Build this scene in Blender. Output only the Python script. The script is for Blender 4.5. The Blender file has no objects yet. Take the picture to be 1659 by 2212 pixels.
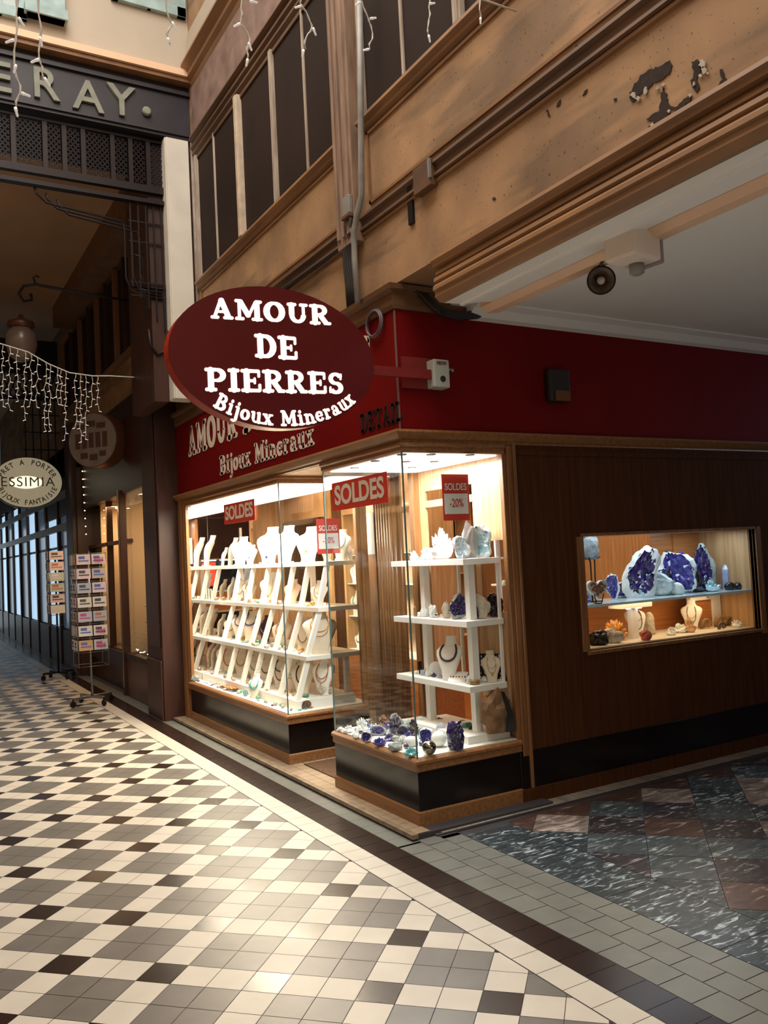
import bpy, bmesh, math, random
from mathutils import Vector, Matrix, noise
SC = bpy.context.scene
COL = SC.collection
PI = math.pi
R = math.radians
# ------------------------------------------------------------------ camera
YAW, PIT, ROL, FPX, CX, CY, CAMZ = R(30.051), R(2.931), R(-2.876), 1828.9, 829.5, 1106.0, 1.6
_f = Vector((math.sin(YAW)*math.cos(PIT), math.cos(YAW)*math.cos(PIT), math.sin(PIT)))
_r0 = Vector((math.cos(YAW), -math.sin(YAW), 0)); _u0 = _r0.cross(_f)
_r = _r0*math.cos(ROL) + _u0*math.sin(ROL); _u = -_r0*math.sin(ROL) + _u0*math.cos(ROL)
CAM = Vector((0, 0, CAMZ))
cd = bpy.data.cameras.new('camera'); co = bpy.data.objects.new('camera', cd); COL.objects.link(co)
cd.sensor_fit = 'VERTICAL'; cd.sensor_height = 24; cd.lens = FPX/2212*24; cd.clip_start = .05; cd.clip_end = 200
co.matrix_world = Matrix(((_r.x, _u.x, -_f.x, 0), (_r.y, _u.y, -_f.y, 0), (_r.z, _u.z, -_f.z, CAMZ), (0, 0, 0, 1)))
SC.camera = co
def at(px, py, X=None, Y=None, Z=None):
    """point where the sight line of a photo pixel meets the plane X, Y or Z"""
    d = _f + _r*(px-CX)/FPX - _u*(py-CY)/FPX
    for k, v in enumerate((X, Y, Z)):
        if v is not None: return CAM + d*((v-CAM[k])/d[k])
# ------------------------------------------------------------------ world, exposure, large lights
SC.view_settings.view_transform = 'Standard'; SC.view_settings.look = 'None'
SC.view_settings.exposure = 0.0; SC.view_settings.gamma = 1.0; SC.view_settings.use_curve_mapping = False
w = bpy.data.worlds.new('sky'); SC.world = w; w.use_nodes = True
w.node_tree.nodes['Background'].inputs[0].default_value = (.75, .85, 1.0, 1)
w.node_tree.nodes['Background'].inputs[1].default_value = .05
def area(name, loc, tgt, sx, sy, power, col, spread=180):
    l = bpy.data.lights.new(name, 'AREA'); l.shape = 'RECTANGLE'; l.size = sx; l.size_y = sy
    l.energy = power; l.color = col; l.spread = R(spread)
    o = bpy.data.objects.new(name, l); COL.objects.link(o); o.location = loc
    o.rotation_euler = (Vector(tgt)-Vector(loc)).to_track_quat('-Z', 'Y').to_euler()
    return o
area('skylight_glass_roof', (0.4, 2.4, 9.4), (0.4, 2.4, 0), 3.0, 9.0, 780, (1.0, .92, .82))
area('skylight_street_end', (-.2, -4.5, 4.6), (1.6, 4, 2.6), 3.0, 3.0, 60, (1.0, .86, .70))
area('skylight_far_roof', (0.5, 21.0, 7.5), (0.5, 21, 0), 3.0, 9.0, 90, (.60, .78, 1.0))
area('side_passage_daylight', (8.9, 2.1, 2.5), (3.6, 2.1, 2.6), 2.6, .8, 9, (.66, .80, 1.0))
area('opposite_shop_window_light', (3.5, .36, .80), (4.2, 2.4, 3.1), 1.8, .8, 12, (1.0, .94, .86))  # added fill to brighten the side passage ceiling, no known lamp there
# ------------------------------------------------------------------ materials
MATS = {}
def mat(name, col, rough=.5, metal=0, noise_s=0, noise_a=.3, col2=None, emit=0, stretch=(1, 1, 1), coat=0, bump=0, spec=.5, trans=0, alpha=1):
    if name in MATS: return MATS[name]
    m = bpy.data.materials.new(name); m.use_nodes = True; MATS[name] = m
    nt = m.node_tree; b = nt.nodes['Principled BSDF']
    b.inputs['Base Color'].default_value = (*col, 1); b.inputs['Roughness'].default_value = rough
    b.inputs['Metallic'].default_value = metal; b.inputs['Coat Weight'].default_value = coat
    b.inputs['Specular IOR Level'].default_value = spec
    b.inputs['Transmission Weight'].default_value = trans
    if emit:
        b.inputs['Emission Color'].default_value = (*col, 1); b.inputs['Emission Strength'].default_value = emit
    tc = nt.nodes.new('ShaderNodeTexCoord'); mp = nt.nodes.new('ShaderNodeMapping')
    mp.inputs['Scale'].default_value = stretch; nt.links.new(tc.outputs['Object'], mp.inputs[0])
    n = nt.nodes.new('ShaderNodeTexNoise'); n.inputs['Scale'].default_value = noise_s or 6; n.inputs['Detail'].default_value = 5
    nt.links.new(mp.outputs[0], n.inputs['Vector'])
    c2 = col2 or tuple(c*(1-noise_a) for c in col)
    rp = nt.nodes.new('ShaderNodeValToRGB'); rp.color_ramp.elements[0].position = .32; rp.color_ramp.elements[1].position = .68
    if not noise_s: c2 = tuple(c*.93 for c in col)
    rp.color_ramp.elements[0].color = (*c2, 1); rp.color_ramp.elements[1].color = (*col, 1)
    nt.links.new(n.outputs[0], rp.inputs[0]); nt.links.new(rp.outputs[0], b.inputs['Base Color'])
    if bump:
        bp = nt.nodes.new('ShaderNodeBump'); bp.inputs['Strength'].default_value = bump; bp.inputs['Distance'].default_value = .01
        nt.links.new(n.outputs[0], bp.inputs['Height']); nt.links.new(bp.outputs[0], b.inputs['Normal'])
    return m
def glass_mat(name, tint=(.97, .98, .97), rough=0.0, base=.022):
    m = bpy.data.materials.new(name); m.use_nodes = True; nt = m.node_tree; nt.nodes.clear()
    out = nt.nodes.new('ShaderNodeOutputMaterial'); mx = nt.nodes.new('ShaderNodeMixShader')
    tr = nt.nodes.new('ShaderNodeBsdfTransparent'); gl = nt.nodes.new('ShaderNodeBsdfGlossy'); lw = nt.nodes.new('ShaderNodeLayerWeight')
    lw.inputs[0].default_value = .5
    pw = nt.nodes.new('ShaderNodeMath'); pw.operation = 'POWER'; pw.inputs[1].default_value = 5
    ma = nt.nodes.new('ShaderNodeMath'); ma.operation = 'MULTIPLY_ADD'; ma.inputs[1].default_value = .5; ma.inputs[2].default_value = base
    nt.links.new(lw.outputs['Facing'], pw.inputs[0]); nt.links.new(pw.outputs[0], ma.inputs[0])
    tr.inputs[0].default_value = (*tint, 1); gl.inputs['Roughness'].default_value = rough; gl.inputs[0].default_value = (1, 1, 1, 1)
    nt.links.new(ma.outputs[0], mx.inputs[0]); nt.links.new(tr.outputs[0], mx.inputs[1]); nt.links.new(gl.outputs[0], mx.inputs[2])
    nt.links.new(mx.outputs[0], out.inputs[0]); MATS[name] = m
    return m
def woodm(name, c, c2, rough=.4, s=3, axis=2, coat=.2):
    st = [14, 14, 14]; st[axis] = .8
    return mat(name, c, rough, noise_s=s, col2=c2, stretch=tuple(st), coat=coat, bump=.05)
WOOD = woodm('oak_facade_wood', (.30, .135, .045), (.17, .07, .022), axis=2)
WOODH = woodm('oak_facade_wood_horizontal', (.31, .14, .048), (.19, .08, .025), axis=1)
WOODX = woodm('oak_facade_wood_cross', (.27, .12, .04), (.15, .062, .02), axis=0)
WPANEL = mat('side_wall_wood', (.085, .030, .009), .7, noise_s=3, col2=(.055, .018, .005), stretch=(14, 14, .8), spec=.12)
WLIGHT = woodm('pale_interior_wood', (.56, .34, .17), (.38, .21, .09), rough=.45, axis=2)
WORANGE = woodm('orange_floor_wood', (.52, .20, .06), (.36, .12, .03), rough=.3, axis=0)
BLACKP = mat('black_lacquer_panel', (.010, .006, .005), .16, noise_s=3, spec=.4)
REDF = mat('red_fascia_paint', (.165, .0025, .002), .6, noise_s=2, noise_a=.15, spec=.12)
REDS = mat('dark_red_sign_acrylic', (.105, .006, .009), .28, noise_s=3, noise_a=.1)
REDR = mat('red_sign_rim', (.45, .03, .01), .3, noise_s=4, noise_a=.2)
CREAML = mat('cream_letter_paint', (.78, .68, .55), .5)
DARKL = mat('black_letter_paint', (.02, .008, .006), .5)
LIT = mat('lit_letter_acrylic', (1.0, .90, .76), .4, emit=1.15)
WHITE = mat('white_shelf_lacquer', (.86, .84, .78), .35, noise_s=3, noise_a=.04)
WHITEC = mat('white_ceiling_panel', (.90, .88, .82), .6)
BUSTW = mat('white_leatherette', (.86, .82, .74), .6, noise_s=30, noise_a=.06)
BUSTC = mat('cream_linen', (.74, .62, .48), .8, noise_s=60, noise_a=.15)
PLAST = mat('ochre_painted_plaster', (.46, .275, .145), .6, noise_s=2.6, col2=(.30, .18, .10), bump=.1, spec=.3)
PLASTB = mat('ochre_trim_paint', (.31, .155, .06), .5, noise_s=5, col2=(.18, .09, .042), stretch=(1, .3, 1))
PLASTD = mat('brown_weathered_trim', (.15, .075, .035), .6, noise_s=6, col2=(.08, .04, .022), stretch=(1, .3, 1))
TRIML = mat('pale_weathered_paint', (.50, .42, .34), .6, noise_s=10, col2=(.30, .22, .17), stretch=(3, 3, .4))
PANE = mat('dark_blind_pane', (.035, .021, .016), .7, spec=.15, noise_s=1.2, noise_a=.35)
CREAMW = mat('cream_wall_paint', (.50, .43, .34), .7, noise_s=1.5, noise_a=.12)
WHITEP = mat('white_pilaster_paint', (.74, .69, .60), .6, noise_s=4, noise_a=.12)
NAVY = mat('dark_slate_beam', (.022, .018, .026), .5, noise_s=6, noise_a=.3)
GREYL = mat('grey_green_letters', (.25, .26, .21), .6, noise_s=12, noise_a=.25)
IRON = mat('dark_wrought_iron', (.018, .012, .012), .45, metal=.5)
BROWNW = mat('dark_brown_stained_wood', (.055, .018, .010), .45, noise_s=4, noise_a=.4, stretch=(4, 4, .5))
TANC = mat('tan_passage_ceiling', (.50, .31, .175), .7, noise_s=1, noise_a=.15)
WCEIL = mat('white_side_ceiling', (.85, .83, .79), .7, noise_s=1, noise_a=.06)
PEACH = mat('peach_moulding_paint', (.82, .55, .36), .55, noise_s=3, noise_a=.1)
T_CREAM = mat('cream_floor_tile', (.60, .545, .46), .44, noise_s=4, noise_a=.12, spec=.35)
T_GREY = mat('grey_floor_tile', (.165, .146, .126), .38, noise_s=5, noise_a=.2)
T_DARK = mat('brown_black_floor_tile', (.028, .014, .010), .26, noise_s=6, noise_a=.3)
T_STRIP = mat('grey_green_pavers', (.19, .19, .165), .33, noise_s=4, noise_a=.2)
GROUT = mat('dark_grout', (.05, .045, .05), .8)
STEPT = mat('worn_step_tile', (.46, .34, .22), .4, noise_s=8, noise_a=.25)
RUBBER = mat('black_cable', (.015, .011, .010), .5)
METAL = mat('brushed_steel', (.42, .42, .44), .3, metal=1)
PIPE = mat('grey_drain_pipe', (.30, .29, .27), .5, noise_s=10, noise_a=.3)
BRASS = mat('brass', (.75, .48, .20), .3, metal=1)
GLASS = glass_mat('window_glass')
GEDGE = mat('glass_edge', (.10, .16, .15), .15)
STRAP = mat('red_sale_paper', (.62, .045, .02), .5)
PAPERW = mat('white_sale_paper', (.80, .80, .76), .5)
MIRROR = mat('smoked_mirror', (.10, .09, .09), .05, metal=1)
def plaster():
    m = MATS['ochre_painted_plaster']; nt = m.node_tree; b = nt.nodes['Principled BSDF']; N = nt.nodes.new; lk = nt.links.new
    tc = N('ShaderNodeTexCoord'); src = b.inputs['Base Color'].links[0].from_socket
    mp = N('ShaderNodeMapping'); mp.inputs['Scale'].default_value = (1, .55, 3.4); mp.inputs['Rotation'].default_value = (R(4), 0, 0); lk(tc.outputs['Object'], mp.inputs[0])
    n1 = N('ShaderNodeTexNoise'); n1.inputs['Scale'].default_value = 1.7; n1.inputs['Detail'].default_value = 3; lk(mp.outputs[0], n1.inputs['Vector'])
    r1 = N('ShaderNodeValToRGB'); r1.color_ramp.elements[0].position = .50; r1.color_ramp.elements[1].position = .60; r1.color_ramp.elements[0].color = (1, 1, 1, 1); r1.color_ramp.elements[1].color = (.66, .70, .76, 1); lk(n1.outputs[0], r1.inputs[0])
    n2 = N('ShaderNodeTexNoise'); n2.inputs['Scale'].default_value = 55; n2.inputs['Detail'].default_value = 2; lk(tc.outputs['Object'], n2.inputs['Vector'])
    r2 = N('ShaderNodeValToRGB'); r2.color_ramp.elements[0].position = .66; r2.color_ramp.elements[1].position = .72; r2.color_ramp.elements[0].color = (1, 1, 1, 1); r2.color_ramp.elements[1].color = (.45, .38, .32, 1); lk(n2.outputs[0], r2.inputs[0])
    for r_ in (r1, r2):
        mx = N('ShaderNodeMix'); mx.data_type = 'RGBA'; mx.blend_type = 'MULTIPLY'; mx.inputs[0].default_value = 1; lk(src, mx.inputs[6]); lk(r_.outputs[0], mx.inputs[7]); src = mx.outputs[2]
    lk(src, b.inputs['Base Color'])
plaster()
def marble(name, base, vein, s=9, thr=.56):
    m = bpy.data.materials.new(name); m.use_nodes = True; nt = m.node_tree; b = nt.nodes['Principled BSDF']
    b.inputs['Roughness'].default_value = .30
    tc = nt.nodes.new('ShaderNodeTexCoord'); mp = nt.nodes.new('ShaderNodeMapping'); mp.inputs['Scale'].default_value = (1, 3.4, 1)
    mp.inputs['Rotation'].default_value = (0, 0, R(-33))
    nt.links.new(tc.outputs['Object'], mp.inputs[0])
    n = nt.nodes.new('ShaderNodeTexNoise'); n.inputs['Scale'].default_value = s; n.inputs['Detail'].default_value = 7; n.inputs['Distortion'].default_value = 1.2
    nt.links.new(mp.outputs[0], n.inputs['Vector']); rp = nt.nodes.new('ShaderNodeValToRGB'); cr = rp.color_ramp
    cr.elements[0].position = .35; cr.elements[0].color = (*[c*.5 for c in base], 1)
    cr.elements[1].position = thr+.09; cr.elements[1].color = (*vein, 1)
    e = cr.elements.new(thr-.03); e.color = (*base, 1)
    nt.links.new(n.outputs[0], rp.inputs[0]); nt.links.new(rp.outputs[0], b.inputs['Base Color']); return m
MB_G = marble('green_veined_marble', (.048, .060, .066), (.46, .52, .55), 11, .58)
MB_R = marble('red_brown_marble', (.11, .062, .05), (.45, .36, .32), 6, .64)
MB_P = marble('pink_pale_marble', (.27, .21, .18), (.55, .47, .42), 6, .58)
MB_D = marble('dark_violet_marble', (.05, .042, .048), (.45, .40, .40), 10, .60)
MB_T = marble('teal_grey_marble', (.08, .098, .108), (.45, .50, .46), 9, .6)
def crystal_m(name, col, c2, rough=.12): return mat(name, col, rough, noise_s=22, col2=c2, coat=.6, spec=.8)
Q_WHITE = crystal_m('white_quartz', (.88, .88, .84), (.66, .72, .70)); Q_BLUE = crystal_m('pale_blue_crystal', (.62, .78, .80), (.22, .42, .50))
AMETH = crystal_m('deep_amethyst', (.035, .02, .15), (.008, .005, .03)); AMETHB = crystal_m('bright_violet_amethyst', (.07, .065, .38), (.02, .015, .10))
AMETHD = crystal_m('blackish_amethyst', (.025, .012, .040), (.008, .005, .012)); CITR = crystal_m('orange_citrine', (.85, .40, .07), (.45, .17, .03))
TURQ = crystal_m('turquoise_crystal', (.25, .62, .60), (.08, .35, .38)); SHELLG = mat('grey_geode_shell', (.34, .36, .33), .6, noise_s=14, noise_a=.4, bump=.3)
SHELLW = mat('white_geode_shell', (.74, .76, .74), .5, noise_s=12, noise_a=.2, bump=.2); STONEB = mat('black_stone', (.02, .018, .018), .15, noise_s=12, noise_a=.4)
STONEBR = mat('brown_stone', (.32, .17, .08), .6, noise_s=14, noise_a=.5, bump=.5); STONEG = mat('green_malachite', (.10, .34, .22), .4, noise_s=16, noise_a=.5)
STONEP = mat('pinkish_stone', (.50, .36, .33), .6, noise_s=14, noise_a=.4); STONEC = mat('cream_coral_stone', (.62, .54, .42), .8, noise_s=20, noise_a=.35, bump=.5)
STONER = mat('red_stone', (.50, .10, .05), .5, noise_s=14, noise_a=.4); PYR = mat('polished_pyrite', (.50, .46, .36), .15, metal=1, noise_s=8, noise_a=.6)
AMMO = mat('brown_ammonite', (.20, .11, .06), .2, noise_s=9, col2=(.07, .035, .03), coat=.5); AMMOG = mat('golden_ammonite', (.36, .21, .08), .35, noise_s=24, noise_a=.6)
GREENS = mat('green_polished_stone', (.02, .10, .07), .1, noise_s=6, noise_a=.6, coat=.5); LAV = crystal_m('lavender_stone', (.48, .52, .66), (.30, .33, .48))
BEADO = mat('orange_beads', (.50, .15, .04), .3); BEADK = mat('dark_beads', (.03, .02, .02), .25); BEADT = mat('turquoise_beads', (.03, .45, .50), .3)
BEADN = mat('navy_beads', (.03, .03, .20), .3); BEADG = mat('gold_chain', (.55, .33, .12), .3, metal=.6); BEADS = mat('grey_green_beads', (.16, .26, .24), .4)
BLKV = mat('black_velvet', (.012, .010, .010), .9); GREYS = mat('grey_switch_plastic', (.50, .54, .50), .45)
BULB = mat('frosted_bulb', (.90, .88, .84), .3, emit=.25)
CORD = mat('white_light_cord', (.72, .70, .64), .5)
# ------------------------------------------------------------------ mesh builder
class MB:
    def __init__(s): s.v = []; s.f = []; s.m = []; s.sm = []
    def add(s, vs, fs, mi=0, smooth=False):
        b = len(s.v); s.v += [tuple(v) for v in vs]
        for f in fs: s.f.append([b+i for i in f]); s.m.append(mi); s.sm.append(smooth)
        return s
    def box(s, x0, x1, y0, y1, z0, z1, mi=0):
        v = [(x, y, z) for z in (z0, z1) for y in (y0, y1) for x in (x0, x1)]
        return s.add(v, [(0, 2, 3, 1), (4, 5, 7, 6), (0, 1, 5, 4), (2, 6, 7, 3), (0, 4, 6, 2), (1, 3, 7, 5)], mi)
    def beam(s, a, b, w, h=None, up=(0, 0, 1), mi=0):
        a = Vector(a); b = Vector(b); h = h or w; d = (b-a).normalized(); u = Vector(up)
        if abs(d.dot(u)) > .98: u = Vector((0, 1, 0))
        r = d.cross(u).normalized(); u = r.cross(d)
        v = [p + r*sx*w/2 + u*sy*h/2 for p in (a, b) for sx, sy in ((-1, -1), (1, -1), (1, 1), (-1, 1))]
        return s.add(v, [(3, 2, 1, 0), (4, 5, 6, 7), (0, 1, 5, 4), (1, 2, 6, 5), (2, 3, 7, 6), (3, 0, 4, 7)], mi)
    def prism(s, pts, d, mi=0):
        """pts: 3-D outline, d: extrusion vector"""
        n = len(pts); d = Vector(d); v = [Vector(p) for p in pts]; v += [p+d for p in v]
        return s.add(v, [list(range(n))[::-1], list(range(n, 2*n))] + [(i, (i+1) % n, n+(i+1) % n, n+i) for i in range(n)], mi)
    def tube(s, pts, r, seg=8, mi=0, closed=False, caps=True):
        pts = [Vector(p) for p in pts]; n = len(pts); rs = r if isinstance(r, (list, tuple)) else [r]*n
        rings = []; prev = None
        for i, p in enumerate(pts):
            a = pts[(i-1) % n] if (closed or i) else p; b = pts[(i+1) % n] if (closed or i < n-1) else p
            t = (b-a).normalized() if (b-a).length > 1e-9 else Vector((0, 0, 1))
            if prev is None: prev = t.orthogonal().normalized()
            q = (prev - t*prev.dot(t)); q = q.normalized() if q.length > 1e-6 else t.orthogonal().normalized(); prev = q
            k = t.cross(q)
            rings.append([p + (q*math.cos(2*PI*j/seg) + k*math.sin(2*PI*j/seg))*rs[i] for j in range(seg)])
        v = [x for rr in rings for x in rr]; f = []
        for i in range(n if closed else n-1):
            i2 = (i+1) % n
            for j in range(seg): f.append((i*seg+j, i*seg+(j+1) % seg, i2*seg+(j+1) % seg, i2*seg+j))
        if caps and not closed: f += [list(range(seg))[::-1], [(n-1)*seg+j for j in range(seg)]]
        return s.add(v, f, mi, True)
    def lathe(s, prof, c=(0, 0, 0), seg=24, mi=0, smooth=True, axis=None):
        """prof: (r, z)"""
        M = Matrix.Translation(Vector(c))
        if axis is not None: M = M @ Vector(axis).to_track_quat('Z', 'Y').to_matrix().to_4x4()
        v = [M @ Vector((r*math.cos(2*PI*j/seg), r*math.sin(2*PI*j/seg), z)) for r, z in prof for j in range(seg)]; n = len(prof)
        f = [(i*seg+j, i*seg+(j+1) % seg, (i+1)*seg+(j+1) % seg, (i+1)*seg+j) for i in range(n-1) for j in range(seg)]
        s.add(v, f, mi, smooth)
        if prof[0][0] > 1e-6: s.f.append([len(s.v)-len(v)+j for j in range(seg)][::-1]); s.m.append(mi); s.sm.append(False)
        if prof[-1][0] > 1e-6: s.f.append([len(s.v)-seg+j for j in range(seg)]); s.m.append(mi); s.sm.append(False)
        return s
    def ball(s, c, r, seg=12, mi=0, sc=(1, 1, 1)):
        n = seg//2; v = []; c = Vector(c)
        for i in range(n+1):
            a = PI*i/n
            for j in range(seg): v.append(c+Vector((r*sc[0]*math.sin(a)*math.cos(2*PI*j/seg), r*sc[1]*math.sin(a)*math.sin(2*PI*j/seg), -r*sc[2]*math.cos(a))))
        f = [(i*seg+j, i*seg+(j+1) % seg, (i+1)*seg+(j+1) % seg, (i+1)*seg+j) for i in range(n) for j in range(seg)]
        return s.add(v, f, mi, True)
    def sweep(s, path, prof, mi=0, seg=None):
        """mitred sweep of a profile (out, z) along an XY path; out is to the right of travel"""
        P = [Vector((p[0], p[1])) for p in path]; n = len(P); v = []
        for i, p in enumerate(P):
            d0 = (P[i]-P[i-1]).normalized() if i else (P[1]-P[0]).normalized()
            d1 = (P[i+1]-P[i]).normalized() if i < n-1 else d0
            n0 = Vector((d0.y, -d0.x)); n1 = Vector((d1.y, -d1.x)); m = (n0+n1).normalized(); m = m/max(.3, m.dot(n0))
            for o, z in prof: v.append((p.x+m.x*o, p.y+m.y*o, z))
        k = len(prof); f = []
        s0, s1 = seg or (0, n-1)
        for i in range(s0, s1):
            for j in range(k): f.append((i*k+j, i*k+(j+1) % k, (i+1)*k+(j+1) % k, (i+1)*k+j))
        f += [[s0*k+j for j in range(k)], [s1*k+j for j in range(k)][::-1]]
        v = v[s0*k:(s1+1)*k]; f = [[q-s0*k for q in g] for g in f]
        return s.add(v, f, mi)
    def mesh(s, name, mats):
        me = bpy.data.meshes.new(name); me.from_pydata(s.v, [], s.f)
        for m in (mats if isinstance(mats, (list, tuple)) else [mats]): me.materials.append(m)
        me.polygons.foreach_set('material_index', s.m); me.polygons.foreach_set('use_smooth', s.sm)
        bm = bmesh.new(); bm.from_mesh(me); bmesh.ops.recalc_face_normals(bm, faces=bm.faces); bm.to_mesh(me); bm.free()
        return me
def tag(o, label=None, cat=None, group=None, kind=None):
    if label: o['label'] = label
    if cat: o['category'] = cat
    if group: o['group'] = group
    if kind: o['kind'] = kind
    return o
def thing(name, label, cat, loc=(0, 0, 0), rz=0, group=None, scale=1):
    o = bpy.data.objects.new(name, None); o.empty_display_size = .05; COL.objects.link(o); o.location = loc; o.rotation_euler = (0, 0, rz)
    o.scale = (scale,)*3
    return tag(o, label, cat, group)
def obj(name, mb, mats, parent=None, local=False, bevel=0, loc=None):
    """links one mesh object; world-space vertices are moved into an unrotated parent's frame unless local"""
    if isinstance(mb, MB):
        if parent is not None and not local:
            L = Vector(parent.location); pp = parent.parent
            while pp is not None: L = L + Vector(pp.location); pp = pp.parent
            mb.v = [tuple(Vector(v)-L) for v in mb.v]
        elif parent is None and loc is not None and not local:
            L = Vector(loc); mb.v = [tuple(Vector(v)-L) for v in mb.v]
        me = mb.mesh(name, mats)
    else: me = mb
    o = bpy.data.objects.new(name, me); COL.objects.link(o); o.parent = parent
    if loc is not None: o.location = loc
    if bevel:
        b = o.modifiers.new('edge', 'BEVEL'); b.width = bevel; b.segments = 2; b.limit_method = 'ANGLE'
    return o
def struct(name, mb, mats, **k):
    o = obj(name, mb, mats, **k); o['kind'] = 'structure'; return o
def dup(root, loc=None, rz=None, scale=None, label=None, group=None, sc3=None):
    def cp(o, par):
        c = o.copy(); COL.objects.link(c); c.parent = par
        for ch in list(o.children): cp(ch, c)
        return c
    c = cp(root, None)
    if loc is not None: c.location = loc
    if rz is not None: c.rotation_euler = (0, 0, rz)
    if scale: c.scale = (scale,)*3
    if sc3: c.scale = sc3
    if label: c['label'] = label
    if group: c['group'] = group
    return c
def Bx(*a): return MB().box(*a)
# ------------------------------------------------------------------ lettering
def text_mesh(name, s, size, m, depth=.004, bold=0.0, sx=1.0, align='CENTER', sp=1.0):
    c = bpy.data.curves.new(name, 'FONT'); c.body = s; c.size = size; c.extrude = depth/2; c.offset = bold; c.align_x = align; c.align_y = 'CENTER'
    c.space_character = sp
    t = bpy.data.objects.new(name, c); COL.objects.link(t); dg = bpy.context.evaluated_depsgraph_get(); dg.update()
    me = bpy.data.meshes.new_from_object(t.evaluated_get(dg)); bpy.data.objects.remove(t); bpy.data.curves.remove(c)
    me.transform(Matrix.Diagonal((sx, 1, 1, 1))); me.materials.clear(); me.materials.append(m)
    return me
def frame_xy(o, origin, right, up):
    """put a flat text object: its +X along right, +Y along up"""
    r = Vector(right).normalized(); u = Vector(up).normalized(); n = r.cross(u)
    M = Matrix(((r.x, u.x, n.x, origin[0]), (r.y, u.y, n.y, origin[1]), (r.z, u.z, n.z, origin[2]), (0, 0, 0, 1)))
    if o.parent is not None: M = Matrix.Translation(-Vector(o.parent.location)) @ M
    o.matrix_local = M
    return o
def L(x0, y0, x1, y1, w): return ('l', x0, y0, x1, y1, w)
def A(cx, cy, rx, ry, a0, a1, wt, wn): return ('a', cx, cy, rx, ry, a0, a1, wt, wn)
def stem(x, y0, y1, w, s=.13, k=.15): return [L(x, y0+.04, x, y1-.04, w), L(x-w/2-s+.04, y0+.075, x+w/2+s-.04, y0+.075, k), L(x-w/2-s+.04, y1-.075, x+w/2+s-.04, y1-.075, k)]
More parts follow.
